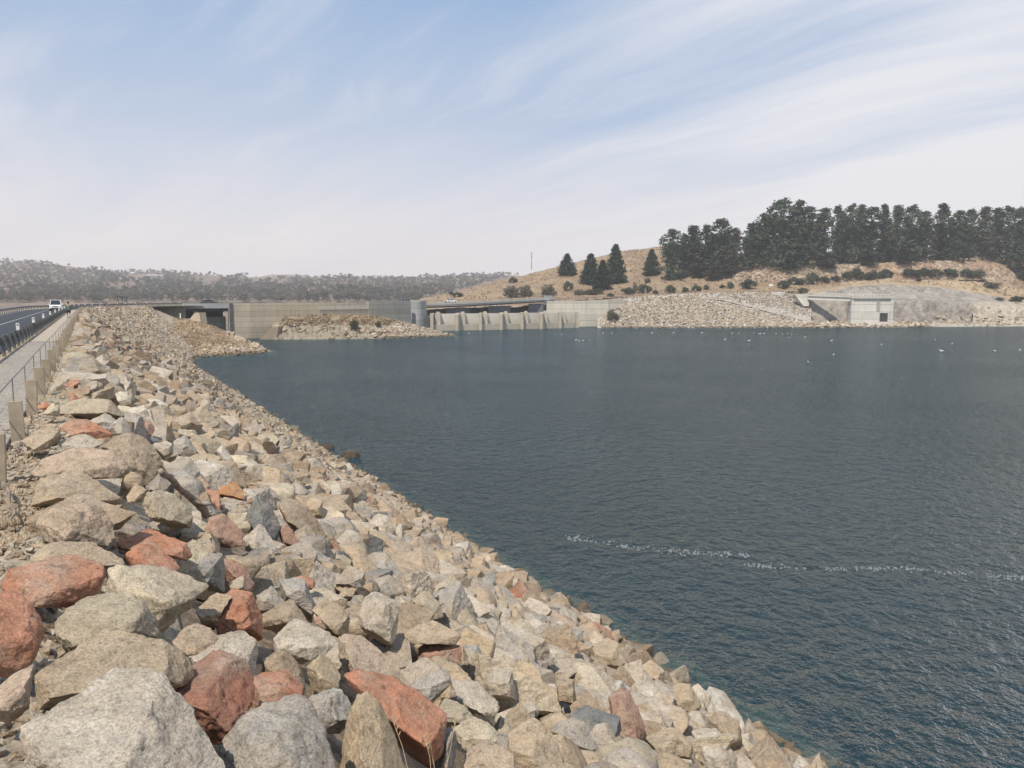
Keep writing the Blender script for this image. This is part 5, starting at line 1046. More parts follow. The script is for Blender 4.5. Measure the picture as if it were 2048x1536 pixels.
# power pole
g_ = ground_at(1063, 536) or P(1063, 536, 505); t = empty('power_pole', tuple(g_)); tag(t, 'tall timber power pole on the bare hill skyline', 'power pole')
mb = MB(); mb.tube([(0, 0, -1), (0, 0, 9.8)], [.2, .13], 8); mb.build('pole', M_steeldark, t)
mb = MB(); mb.box((0, 0, 8.9), (1.7, .14, .16)); mb.build('crossarm', M_steeldark, t); mb = MB(); mb.tube([(.25, 0, 6.4), (.25, 0, 7.4)], .22, 8); mb.build('transformer', M_steeldark, t)
g_ = ground_at(822, 590); 
if g_: t = empty('power_pole', tuple(g_)); tag(t, 'thin power pole in the valley left of the bare hill', 'power pole'); mb = MB(); mb.tube([(0, 0, -1), (0, 0, 9)], [.22, .14], 6); mb.build('pole', M_steeldark, t); mb = MB(); mb.box((0, 0, 8.3), (1.6, .14, .16)); mb.build('crossarm', M_steeldark, t)
# ------------------------------------------------------------------ vehicles
M_carwhite = simple('white_car_paint', (.78, .78, .77), (.76, .76, .75), 1, .3, spec=.5); M_glass = simple('dark_car_glass', (.03, .035, .04), (.02, .025, .03), 1, .12, spec=.6)
M_tyre = simple('tyre_rubber', (.03, .03, .03), (.02, .02, .02), 4, .9); M_rim = simple('alloy_rim', (.45, .46, .47), (.4, .4, .41), 3, .4, metal=.5); M_trim = simple('black_trim', (.03, .03, .032), (.02, .02, .02), 4, .6)
M_lampg = simple('headlamp_lens', (.6, .62, .62), (.5, .5, .5), 5, .15, spec=.6); M_silver = simple('silver_car_paint', (.40, .42, .44), (.36, .38, .4), 1, .35, spec=.5); M_darkpaint = simple('dark_car_paint', (.06, .065, .075), (.05, .05, .06), 1, .3, spec=.5)
def section_loft(secs, mb):          # secs: (x, half-width low, half-width top, z low, z top) along the car
    vs = []; k = 8
    for x, wl_, wt, z0, z1 in secs:
        zm = lin(z0, z1, .55)
        for y, z in ((-wl_*.92, z0), (-wl_, lin(z0, z1, .18)), (-lin(wl_, wt, .5), zm), (-wt, z1), (wt, z1), (lin(wl_, wt, .5), zm), (wl_, lin(z0, z1, .18)), (wl_*.92, z0)): vs.append((x, y, z))
    fs = [(i*k+j, i*k+(j+1) % k, (i+1)*k+(j+1) % k, (i+1)*k+j) for i in range(len(secs)-1) for j in range(k)]
    fs += [tuple(range(k))[::-1], tuple((len(secs)-1)*k+j for j in range(k))]; mb.add(vs, fs)
def car(name, paint, style):          # nose at +x, centre at origin
    t = empty(name); L = 4.8 if style != 'ute' else 5.1; h = L/2
    mb = MB(); section_loft([(-h, .80, .78, .55, .95), (-h+.12, .90, .86, .38, 1.08), (-h+1, .93, .88, .3, 1.10), (h-1.5, .93, .88, .3, 1.10), (h-.5, .92, .82, .32, 1.0), (h-.12, .86, .74, .38, .9), (h, .76, .68, .5, .8)], mb)
    mb.build('body', paint, t, bevel=.025)
    mb = MB()
    if style == 'suv': cs = [(-h+.15, .82, .66, 1.08, 1.1), (-h+.35, .84, .68, 1.08, 1.74), (-h+2.2, .85, .70, 1.08, 1.82), (h-2.05, .85, .68, 1.08, 1.78), (h-1.3, .84, .66, 1.06, 1.1)]
    elif style == 'ute': cs = [(-.75, .82, .66, 1.08, 1.1), (-.6, .84, .66, 1.08, 1.66), (.7, .85, .68, 1.08, 1.70), (1.35, .84, .66, 1.06, 1.1)]
    else: cs = [(-h+.1, .80, .6, 1.06, 1.08), (-h+.55, .82, .62, 1.06, 1.42), (-.3, .82, .64, 1.06, 1.47), (.4, .82, .62, 1.06, 1.42), (1.25, .82, .62, 1.04, 1.06)]
    section_loft(cs, mb); mb.build('glasshouse', M_glass, t)
    zt = max(c_[4] for c_ in cs); xs = [c_[0] for c_ in cs if c_[4] > zt-.12]
    mb = MB(); mb.box(((xs[0]+xs[-1])/2, 0, zt+.01), (xs[-1]-xs[0]+.1, 1.36, .07)); 
    for sy in (-1, 1):
        mb.tube([(cs[-1][0], sy*.80, 1.08), (xs[-1], sy*.66, zt)], .045, 6); mb.tube([(cs[0][0], sy*.80, 1.08), (xs[0], sy*.66, zt)], .06, 6); mb.tube([((xs[0]+xs[-1])/2, sy*.875, 1.08), ((xs[0]+xs[-1])/2, sy*.69, zt)], .04, 6)
    mb.build('roof', paint, t)
    for sx in (-h+.95, h-.9):
        for sy in (-.82, .82):
            mb = MB(); mb.tube([(sx, sy-.11, .36), (sx, sy+.11, .36)], .36, 18); w = mb.build('wheel', M_tyre, t); mb = MB(); mb.tube([(sx, sy-.13*(1 if sy < 0 else -1)-.02, .36), (sx, sy+.13*(1 if sy > 0 else -1)+.02, .36)], .21, 12); mb.build('rim', M_rim, w)
    for sy in (-.60, .60): mb = MB(); mb.box((h-.10, sy, .80), (.14, .3, .15)); mb.build('headlight', M_lampg, t, bevel=.02)
    mb = MB(); mb.box((h-.01, 0, .80), (.06, .82, .12)); mb.build('grille', M_trim, t)
    mb = MB(); mb.box((h-.03, 0, .50), (.10, 1.1, .16)); mb.box((0, 0, .33), (L-.8, 1.5, .2)); mb.build('lower_trim', M_trim, t)
    for sy in (-1.0, 1.0): mb = MB(); mb.box((1.0, sy, 1.15), (.12, .2, .17)); mb.build('mirror', paint, t, bevel=.02)
    if style == 'ute': mb = MB(); mb.box((-h+1.0, 0, 1.12), (1.7, 1.5, .05)); mb.build('tray_cover', M_trim, t)
    return t
def road_at(i_off, target):
    pth = offset(EDGE_S, i_off); i = min(range(len(pth)-1), key=lambda k: (pth[k]-target).length); d = (pth[i+1]-pth[i]).normalized(); return pth, i, d
def place(car_, off_, target, rev):
    pth, i, d = road_at(off_, target); t_ = (target-pth[i]).dot(d); p = pth[i]+d*t_
    car_.location = (p.x, p.y, p.z+.05); car_.rotation_euler = (0, -math.asin(max(-.2, min(.2, d.z)))*(1 if not rev else -1), math.atan2(d.y, d.x)+(math.pi if rev else 0))
c1 = car('car', M_carwhite, 'suv'); tag(c1, 'white four-wheel drive coming towards the camera on the crest road', 'car'); place(c1, 3.6, PZ(122, 134, 9.7), True); 
c2 = car('pickup_truck', M_carwhite, 'ute'); tag(c2, 'white pickup truck crossing the bridge above the spillway gates', 'pickup truck'); place(c2, 3.4, PZ(909, 313, 9.9), False)
c2.rotation_euler[2] += math.pi
c3 = car('car', M_silver, 'suv'); tag(c3, 'pale silver wagon just behind the bluish wall nose', 'car'); place(c3, 3.4, PZ(820, 296, 9.8), False)
c4 = car('car', M_darkpaint, 'sedan'); tag(c4, 'dark low car on the small bridge left of the long wall', 'car'); place(c4, 3.4, PZ(415, 240, 9.75), False)
g_ = ground_at(1541, 574)
mb = MB(); mb.box((g_.x, g_.y-.5, g_.z+.9), (1.9, .1, 1.1)); mb.box((g_.x-.6, g_.y-.4, g_.z), (.1, .1, 1.2)); mb.box((g_.x+.6, g_.y-.4, g_.z), (.1, .1, 1.2)); tag(mb.build('sign_board', M_post), 'small blank white board beside the hill road', 'sign')
# ------------------------------------------------------------------ walker
def skin_fig(name, edges, verts, rad, mat, parent, root=0, sub=2):
    me = bpy.data.meshes.new(name); me.from_pydata(verts, edges, []); o = link(name, me, mat, parent)
    m_ = o.modifiers.new('skin', 'SKIN'); 
    for i, r in enumerate(rad): me.skin_vertices[0].data[i].radius = (r, r) if not isinstance(r, tuple) else r
    me.skin_vertices[0].data[root].use_root = True; s_ = o.modifiers.new('sub', 'SUBSURF'); s_.levels = s_.render_levels = sub; m_.use_smooth_shade = True
    dg = bpy.context.evaluated_depsgraph_get(); me2 = bpy.data.meshes.new_from_object(o.evaluated_get(dg)); o.modifiers.clear(); o.data = me2
    if not me2.materials: me2.materials.append(mat)
    return o
M_skin = simple('skin', (.38, .22, .15), (.35, .20, .14), 8, .6); M_shirt = simple('green_shirt', (.10, .24, .19), (.07, .18, .14), 4, .85); M_short = simple('dark_shorts', (.03, .032, .04), (.02, .022, .03), 5, .9); M_hair = simple('dark_hair', (.03, .022, .018), (.02, .015, .012), 10, .8)
pw = P(138, 636, 89); pw.z = ZC+.05; t = empty('person', tuple(pw), math.atan2(UD.y, UD.x)); tag(t, 'person in a green shirt and dark shorts walking away along the path', 'person')
# +x is the walking direction, y left
V = [(0, 0, .93), (0, 0, 1.1), (0, 0, 1.32), (0, 0, 1.44), (.01, 0, 1.52), (.02, 0, 1.60), (.02, 0, 1.68), (.02, 0, 1.74),
     (0, .19, 1.40), (-.06, .25, 1.13), (.08, .26, .92), (.12, .26, .84), (0, -.19, 1.40), (.05, -.25, 1.13), (.22, -.25, .98), (.28, -.24, .93),
     (0, .10, .88), (.16, .11, .50), (.12, .11, .10), (.22, .11, .04), (0, -.10, .88), (-.04, -.11, .49), (-.32, -.11, .16), (-.26, -.11, .06)]
E = [(0, 1), (1, 2), (2, 3), (3, 4), (4, 5), (5, 6), (6, 7), (3, 8), (8, 9), (9, 10), (10, 11), (3, 12), (12, 13), (13, 14), (14, 15), (0, 16), (16, 17), (17, 18), (18, 19), (0, 20), (20, 21), (21, 22), (22, 23)]
Rr = [.14, .13, .155, .10, .055, .075, .095, .06, .06, .045, .033, .03, .06, .045, .033, .03, .095, .06, .038, .04, .095, .06, .038, .04]
skin_fig('body', E, V, Rr, M_skin, t)
skin_fig('shirt', [(0, 1), (1, 2), (2, 3), (2, 4), (4, 5), (2, 6), (6, 7)], [(0, 0, .92), (0, 0, 1.12), (0, 0, 1.36), (0, 0, 1.44), (0, .20, 1.38), (-.05, .245, 1.20), (0, -.20, 1.38), (.04, -.245, 1.20)], [.175, .165, .175, .09, .085, .075, .085, .075], M_shirt, t, 1)
skin_fig('shorts', [(0, 1), (1, 2), (0, 3), (3, 4)], [(0, 0, .90), (.02, .10, .80), (.12, .115, .56), (-.02, -.10, .80), (-.03, -.115, .56)], [.165, .115, .10, .115, .10], M_short, t)
mb = MB(); v_, f_ = ICO[3]; vv = v_*np.array([.115, .105, .105])+np.array([.005, 0, 1.70]); vv = vv[:]; mb.add([tuple(x) for x in vv], [tuple(q) for q in f_]); mb.build('hair', M_hair, t, smooth=True)
for x, y, z in ((.20, .11, .045), (-.27, -.11, .06)): mb = MB(); mb.tube([(x-.12, y, z), (x, y, z), (x+.12, y, z-.01)], [.045, .05, .04], 8); mb.build('shoe', M_short, t)
# ------------------------------------------------------------------ gulls on the lake
gull = None
def make_gull():
    mb = MB(); mb.tube([(-.34, 0, .13), (-.22, 0, .13), (-.05, 0, .10), (.12, 0, .11), (.20, 0, .16), (.235, 0, .23), (.28, 0, .265), (.33, 0, .255), (.39, 0, .24)], [.01, .06, .10, .095, .06, .042, .045, .025, .006], 10)
    o = mb.build('gull', M_post, None, smooth=True); return o
GULLS = [(1112,668),(1124,669),(1152,681),(1158,683),(1166,682),(1180,682),(1206,667),(1224,667),(1304,666),(1347,666),(1404,666),(1464,667),(1478,667),(1507,667),(1516,668),(1520,668),(1528,668),(1552,668),(1565,669),(1575,668),(1583,670),(1578,676),(1450,680),(1498,682),(1610,675),(1663,682),(1763,690),(1870,680),(1904,688),(1883,703),(1990,703),(2040,701),(1667,710),(1616,725),(938,667)]
for k, (x, y) in enumerate(GULLS):
    if gull is None: o = gull = make_gull()
    else: o = gull.copy(); COL.objects.link(o)
    p = W(x, y); g = random.Random(k); s = (1.35 if (x, y) == (1883, 703) else 1.0)*g.uniform(1.0, 1.25); o.location = p; o.scale = (s, s, s); o.rotation_euler = (0, 0, g.uniform(0, 6.28))
    tag(o, {(1883, 703): 'largest white gull floating alone at the right of the lake', (938, 667): 'white gull at the foot of the spillway wall by the islet tip', (1616, 725): 'white gull swimming nearest to the camera'}.get((x, y), 'white gull floating on the water off the rocky right abutment'), 'gull', 'white gulls on the lake')
# ------------------------------------------------------------------ vegetation
def leafmat(name, a, b, c=None, s=.35):
    m, nt, out = newmat(name); v = coords(nt, 'Object', True)
    col = mix(nt, a, b, ramp(nt, noise_n(nt, v, s, 3, .6), [(.38, 0), (.62, 1)]))
    if c: col = mix(nt, col, c, ramp(nt, noise_n(nt, v, s*.6, 3), [(.58, 0), (.7, .8)]))
    oi = N(nt, 'ShaderNodeObjectInfo'); col = mix(nt, col, ramp(nt, oi.outputs['Random'], [(0, .78), (1, 1.22)]), 1, 'MULTIPLY')
    return finish(m, nt, out, col, .85, None, .15)
M_pine = leafmat('pine_needles', (.06, .088, .058), (.10, .128, .08), (.14, .14, .09))
M_pine2 = leafmat('dull_pine_needles', (.075, .09, .065), (.11, .12, .085), (.20, .14, .10))
M_conif = leafmat('young_conifer_needles', (.03, .055, .035), (.05, .08, .045))
M_shrub = leafmat('shrub_leaves', (.05, .065, .042), (.075, .09, .055), None, .8)
M_greyshrub = leafmat('grey_shrub_leaves', (.13, .13, .095), (.17, .16, .115), None, .8)
M_gum = leafmat('gum_leaves', (.085, .08, .065), (.11, .10, .078), (.14, .115, .09), .1)
M_gumdark = leafmat('dark_gum_leaves', (.06, .085, .065), (.085, .105, .08), None, .1)
M_bark = simple('bark', (.20, .165, .13), (.13, .105, .085), 1.5, .95, 6, .03)
def leaves(cl, per, size, seed, flat=.6):
    """cl: list of (centre, radius); returns quads spread through the clumps"""
    g = np.random.default_rng(seed); C = np.repeat(np.array([c for c, r in cl]), per, 0); Rr_ = np.repeat(np.array([r for c, r in cl]), per)
    d = g.normal(size=C.shape); d /= np.linalg.norm(d, axis=1, keepdims=True); p = C+d*(Rr_*g.uniform(.45, 1.05, len(C)))[:, None]*np.array([1, 1, flat])
    a = g.normal(size=C.shape)+d*.0; a /= np.linalg.norm(a, axis=1, keepdims=True); b = np.cross(a, g.normal(size=C.shape)); b /= np.linalg.norm(b, axis=1, keepdims=True)
    s = (size*g.uniform(.6, 1.4, len(C)))[:, None]; V = np.stack([p-a*s, p-b*s*.6, p+a*s, p+b*s*.6], 1).reshape(-1, 3)
    return V, np.arange(len(V)).reshape(-1, 4)
def tree(name, crown, trunkm, cl, per, size, tr_pts, tr_r, seed, branches=(), flat=.6):
    V, Fq = leaves(cl, per, size, seed, flat); t = empty(name)
    link('crown', npmesh('crown', V, Fq), crown, t)
    mb = MB(); mb.tube(tr_pts, tr_r, 7)
    for a, b, r in branches: mb.tube([a, lin(Vector(a), Vector(b), .5)+Vector((0, 0, .1)), b], [r, r*.7, r*.3], 5)
    mb.build('trunk', trunkm, t); return t
def pine_proto(seed, h=30, w=10, low=.06, dome=.5, mat=M_pine, gaps=.1):
    g = np.random.default_rng(seed); cl = []; br = []; z = low*h; lean = g.normal(size=2)*.3
    while z < h*.985:
        f = z/h; prof = (w/2)*min(1, (1-f)/(.30*dome+.05))**.45*(.70+.3*math.sin(f*9+seed))*(.75 if f < .15 else 1)
        nb = 7
        for k in range(nb):
            if g.random() < gaps: continue
            a = g.uniform(0, 6.283); r = prof*g.uniform(.45, 1.0); c = (lean[0]*f+math.cos(a)*r, lean[1]*f+math.sin(a)*r, z+g.normal()*.5)
            cl.append((c, h*.042*g.uniform(.7, 1.25))); 
            if k % 3 == 0: br.append(((lean[0]*f, lean[1]*f, z-.6), c, .10))
        cl.append(((lean[0]*f, lean[1]*f, z), h*.04)); z += h*.036*g.uniform(.8, 1.25)
    return tree('pine_tree', mat, M_bark, cl, 26, h*.0135, [(0, 0, -2), (lean[0]*.5, lean[1]*.5, h*.5), (lean[0], lean[1], h*.96)], [.42, .28, .06], seed, br[:40], .8)
def conif_proto(seed, h=16, w=9):
    g = np.random.default_rng(seed); cl = []; z = .04*h
    while z < h:
        f = z/h; pr = (w/2)*(1-f)**.75*(1 if f > .12 else .8)
        for k in range(int(7+15*(1-f))): a = g.uniform(0, 6.283); r = pr*g.uniform(.3, 1.0); cl.append(((math.cos(a)*r, math.sin(a)*r, z+g.normal()*.2), h*.05*g.uniform(.7, 1.2)))
        z += h*.036
    cl.append(((0, 0, h), h*.02)); return tree('conifer_tree', M_conif, M_bark, cl, 20, h*.018, [(0, 0, -1), (0, 0, h*.9)], [.25, .05], seed, (), .95)
def bush_proto(seed, mat, w=5, h=3.6):
    g = np.random.default_rng(seed); cl = []
    for k in range(34): a = g.uniform(0, 6.283); r = (w/2)*math.sqrt(g.random())*.85; z = h*g.uniform(.18, .9)*(1-.5*(r/(w/2))**2); cl.append(((math.cos(a)*r, math.sin(a)*r, z), h*.2*g.uniform(.8, 1.2)))
    return tree('shrub', mat, M_bark, cl, 60, h*.05, [(0, 0, -.6), (0, 0, h*.6)], [.12, .04], seed, [((0, 0, .1), (math.cos(k)*w*.25, math.sin(k)*w*.25, h*.6), .05) for k in range(4)], .9)
def gum_proto(seed, mat, h=10, w=8):
    g = np.random.default_rng(seed); cl = []; br = []
    for k in range(12): a = g.uniform(0, 6.283); r = (w/2)*g.uniform(.1, .85); z = h*g.uniform(.45, .92)*(1-.18*(r/(w/2))); c = (math.cos(a)*r, math.sin(a)*r, z); cl.append((c, h*.13*g.uniform(.7, 1.2))); br.append(((0, 0, h*.3), c, .12))
    return tree('gum_tree', mat, M_bark, cl, 16, h*.055, [(0, 0, -1), (g.normal()*.4, g.normal()*.4, h*.45)], [.3, .18], seed, br[:6], .7)
def sizes(t):
    o = [c for c in t.children if c.name.startswith('crown')][0]; n = len(o.data.vertices); a = np.empty(n*3, np.float32); o.data.vertices.foreach_get('co', a); a = a.reshape(-1, 3)
    return (np.percentile(a[:, 0], 98)-np.percentile(a[:, 0], 2)), a[:, 2].max()
class Kind:
    def __init__(s, protos): s.p = protos; s.sz = [sizes(t) for t in protos]; s.used = set(); s.ch = [list(t.children) for t in protos]
    def put(s, i, loc, h, w=None, rz=0):
        i %= len(s.p); src = s.p[i]
        if i not in s.used: s.used.add(i); o = src
        else:
            o = src.copy(); COL.objects.link(o)
            for c in s.ch[i]: d = c.copy(); COL.objects.link(d); d.parent = o
        W0, H0 = s.sz[i]; w = w or h*W0/H0; o.location = loc; o.scale = (w/W0, w/W0, h/H0); o.rotation_euler = (0, 0, rz); return o
    def purge(s):
        for i, t in enumerate(s.p):
            if i not in s.used:
                for c in s.ch[i]: bpy.data.objects.remove(c)
                bpy.data.objects.remove(t)
bpy.context.view_layer.update()
ORD = ['first', 'second', 'third', 'fourth', 'fifth', 'sixth', 'seventh', 'eighth', 'ninth', 'tenth', 'eleventh', 'twelfth', 'thirteenth', 'fourteenth', 'fifteenth', 'sixteenth', 'seventeenth', 'eighteenth', 'nineteenth', 'twentieth', 'twenty-first', 'twenty-second', 'twenty-third', 'twenty-fourth', 'twenty-fifth', 'twenty-sixth', 'twenty-seventh', 'twenty-eighth', 'twenty-ninth', 'thirtieth', 'thirty-first', 'thirty-second', 'thirty-third', 'thirty-fourth', 'thirty-fifth']
KP = Kind([pine_proto(1), pine_proto(2, 30, 9, .1, .7), pine_proto(3, 30, 11, .05, .9), pine_proto(4, 30, 8, .12, .5, M_pine2, .2), pine_proto(5, 30, 9, .08, .8, M_pine2, .25), pine_proto(6, 30, 10, .04, .6), pine_proto(7, 30, 12, .04, 1.2, M_pine, .05), pine_proto(8, 30, 7.5, .15, .45, M_pine2, .3)])
KC = Kind([conif_proto(11), conif_proto(12, 16, 7.5), conif_proto(13, 16, 10)])
KB = Kind([bush_proto(21, M_shrub), bush_proto(22, M_shrub), bush_proto(23, M_shrub, 5.5, 3.2)]); KG = Kind([bush_proto(25, M_greyshrub), bush_proto(26, M_greyshrub, 4.5, 4.2)])
rz_ = random.Random(3)
def plant(kind, i, px, base, top, wpx, back=0, dD=None):
    g_ = ground_at(px, base)
    if g_ is None: return None
    if back: g_ = g_+Vector((0, back, 0))
    D = g_.y; m = D/F_PX
    return kind.put(i, g_, max(.5, (base-top)*m), wpx*m, rz_.uniform(0, 6.28))
PINES = [(1345,560,462,48,0),(1366,556,470,34,7),(1385,552,455,40,3),(1412,552,452,38,1),(1440,552,440,46,5),(1470,547,460,34,3),(1500,542,449,40,1),(1526,533,430,44,0),(1560,531,402,66,6),(1592,531,405,56,2),(1615,530,416,44,5),(1642,530,420,40,4),(1672,528,414,34,1),(1700,527,412,42,0),
 (1718,526,414,34,3),(1742,525,417,42,5),(1768,525,413,38,2),(1792,524,415,34,3),(1820,523,414,48,0),(1850,522,426,38,4),(1885,521,412,54,2),(1915,521,424,36,5),(1938,521,421,38,1),(1965,521,418,40,3),(1986,523,420,36,4),(2012,530,416,42,0),(2038,552,418,48,5),(2052,562,470,40,2),(1300,0,0,0,0)]
PINES = [(a, b, c-3, d*.84, e) for a, b, c, d, e in PINES]
k = 0
for (px, b, t_, w, i) in PINES[:-1]:
    o = plant(KP, i, px, b, t_, w)
    if o is None: print('pine miss', px); continue
    sp = {1345: 'broad pine standing at the left end of the plantation', 1560: 'tallest domed pine of the plantation, highest on the skyline', 2052: 'low bushy pine at the foot of the plantation by the photo edge'}.get(px)
    tag(o, sp or f'tall {"thin grey green" if i in (3, 4, 7) else "dense dark"} pine, {ORD[k]} from the left in the plantation front row', 'pine tree', 'pines of the hillside plantation'); k += 1
g = np.random.default_rng(8)
for x in np.arange(1362, 2075, 16):
    b = float(np.interp(x, [1340, 1500, 1530, 1700, 1960, 2060], [553, 538, 529, 527, 519, 530])); t_ = float(np.interp(x, [1340, 1440, 1500, 1545, 1560, 1620, 1700, 2060], [470, 450, 446, 416, 412, 424, 420, 424]))+g.uniform(8, 40)
    o = plant(KP, int(g.integers(8)), x+g.uniform(-5, 5), b, t_, g.uniform(22, 30), back=g.uniform(9, 30))
    if o: tag(o, 'pine of the inner rows, half hidden behind the plantation front', 'pine tree', 'inner pines of the hillside plantation')
for px, b, t_, w, i in ((1395,556,528,26,0),(1428,560,530,30,3),(1455,556,528,24,7),(1575,540,505,34,4),(1655,538,505,30,3),(1735,530,500,30,0),(1805,528,500,26,4)):
    o = plant(KP, i, px, b, t_, w)
    if o: tag(o, 'low young pine under the plantation edge', 'pine tree', 'young pines under the plantation')
for px, b, t_, w, i, lab in ((1134,550,507,32,2,'dense cone-shaped conifer standing alone on the bare hill slope'),(1181,569,507,36,0,'broad dark conifer, left one of the clump on the bare hill'),(1205,579,520,32,1,'lower conifer in front of the clump on the bare hill'),(1231,566,488,36,1,'tallest conifer of the clump on the bare hill'),(1303,550,498,28,0,'small bright green conifer just left of the pine plantation')):
    o = plant(KC, i, px, b, t_, w)
    if o: tag(o, lab, 'conifer tree', 'conifers on the bare hill')
BENCH = [(1567,577,19,18,0),(1591,569,30,16,0),(1623,568,26,25,0),(1648,565,18,14,0),(1671,562,17,12,0),(1694,561,19,19,0),(1713,561,21,29,0),(1745,560,28,21,0),(1771,557,24,20,0),(1820,554,29,19,0),(1848,554,26,20,0),(1870,554,24,18,0),(1899,553,24,18,0),(1933,554,25,18,0),(1957,554,24,17,1)]
for k, (x, b, w, h, gr) in enumerate(BENCH):
    o = plant(KG if gr else KB, k, x, b, b-h, w)
    if o: tag(o, f'{"greyish sparse" if gr else "dark rounded"} shrub, {ORD[k]} from the left in the row below the pines', 'shrub', 'shrubs along the bench below the pines')
LOWB = [(1026,566,15,13,0),(1022,594,30,24,1),(1050,594,26,26,1),(1096,592,30,25,1),(1136,582,17,21,0),(1160,590,24,12,1),(1180,590,22,13,1),(1198,588,22,12,0),(1221,594,12,9,0),(1255,588,24,14,0),(1288,587,26,20,0),(1270,585,8,22,1),(1310,588,10,9,0),(1340,586,20,17,0),(1370,585,12,12,0),(1392,583,17,15,0),(1412,580,11,11,0),(1497,578,25,22,0),(1294,566,12,11,1),(1460,577,14,14,0),(1445,577,10,8,0)]
for k, (x, b, w, h, gr) in enumerate(LOWB):
    o = plant(KG if gr else KB, k+1, x, b, b-h, w)
    if o: tag(o, f'{"pale grey green" if gr else "dark green"} roadside bush, {ORD[k]} along the road at the hill foot', 'bush', 'bushes along the road at the hill foot')
for x, b, w, h, gr, lab in ((902,590,10,8,0,'small dark bush above the gated bridge, left of a rounder one'),(916,594,18,11,0,'rounded dark bush above the white pickup on the bridge'),(1316,490,9,8,0,'tiny lone bush on the top of the bare hill'),(1605,585,20,11,1,'low grey bush on the straw mound near the footbridge'),(1838,563,9,7,0,'tiny green bush alone on the straw mound'),(2036,604,25,13,0,'green bush on the straw mound by the photo edge'),(2000,600,14,6,1,'low scrubby bush on the rocky shore'),(1983,575,30,12,1,'bare brownish scrub below the last pines')):
    o = plant(KG if gr else KB, 1, x, b, b-h, w)
    if o: tag(o, lab, 'bush')
for x, b, w, h, gr, lab in ((710,662,18,24,0,'green bush in the middle of the islet'),(711,630,9,15,1,'thin brownish bush on the islet top'),(756,655,11,12,0,'small green bush on the right part of the islet'),(586,632,5,4,1,'tiny scrub tuft on the islet left shoulder'),(650,631,8,4,1,'low scrub tuft on the islet ridge'),(1225,640,22,22,1,'bare grey thicket where the pale wall meets the rocks')):
    o = plant(KG if gr else KB, 2, x, b, b-h, w)
    if o: tag(o, lab, 'bush')
for k_ in (KP, KC, KB, KG): k_.purge()
# far hill woodland: the larger trees are things, the rest one mass
KE = Kind([gum_proto(31, M_gum), gum_proto(32, M_gum, 10, 9), gum_proto(33, M_gumdark), gum_proto(34, M_gumdark, 10, 6), gum_proto(35, M_gum, 9, 10)])
g = np.random.default_rng(77); spots = []; tries = 0
while len(spots) < 4600 and tries < 40000:
    tries += 1; px = g.uniform(-30, 1100); yr = np.interp(px, rx, ry); py = g.uniform(yr-1, 606)
    dn = mnoise.fractal(Vector((px*.010, py*.035, 2)), .8, 2, 4)+(.25 if py < yr+25 else 0)+(.12 if px < 150 or 480 < px < 850 else 0)
    dn += .35 if py > 582 else 0
    if 255 < px < 330 and 552 < py < 562: dn -= .5
    if dn < g.uniform(-.35, .15): continue
    p = ground_at(px, py)
    if p is None or p.y < 560 or p.y > 2300: continue
    spots.append((p, px, py, dn))
spots.sort(key=lambda s: s[0].y); print('far trees', len(spots))
base_crowns = []
for t, ch in zip(KE.p, KE.ch):
    o = [c for c in ch if c.name.startswith('crown')][0]; a = np.empty(len(o.data.vertices)*3, np.float32); o.data.vertices.foreach_get('co', a); a = a.reshape(-1, 4, 3); base_crowns.append(a)
V = {0: [], 1: []}
for n, (p, px, py, dn) in enumerate(spots):
    dark = g.random() < (.5 if (450 < px < 600 and py < 575) or (180 < px < 330 and 550 < py < 590) else .15)
    hh = g.uniform(4.5, 9.5)*(1.15 if dark else 1)*(p.y/1500)**.25
    if n < 130:
        o = KE.put(int(g.choice([2, 3]) if dark else g.choice([0, 1, 4])), p, hh, None, g.uniform(0, 6))
        where = 'left of the walker' if px < 130 else 'above the crest bend' if px < 360 else 'above the small bridge' if px < 470 else 'above the long wall' if px < 850 else 'left of the bare hill'
        tag(o, f'{"dark bushy" if dark else "grey green"} gum tree low on the far hills, {where}', 'tree', 'gum trees at the foot of the far hills')
    else:
        bc = base_crowns[(2 if g.random() < .5 else 3) if dark else int(g.choice([0, 1, 4]))]; sel = g.choice(len(bc), 70, replace=False); q = bc[sel]; c_ = q.mean(1, keepdims=True)
        q = (q-c_)*1.75+c_; a_ = g.uniform(0, 6.28); co, si = math.cos(a_), math.sin(a_); s = hh/10
        q = q*s; q = np.stack([q[..., 0]*co-q[..., 1]*si, q[..., 0]*si+q[..., 1]*co, q[..., 2]], -1)*np.array([1.15, 1.15, 1])+np.array(p[:]); V[int(dark)].append(q.reshape(-1, 3))
KE.purge()
for kx, lab, mt in ((0, 'hazy grey green woodland spread over the far hills', M_gum), (1, 'darker tree clumps scattered through the far woodland', M_gumdark)):
    vv = np.concatenate(V[kx]); o = link('woodland', npmesh('woodland', vv, np.arange(len(vv)).reshape(-1, 4)), mt); tag(o, lab, 'woodland', None, 'stuff')
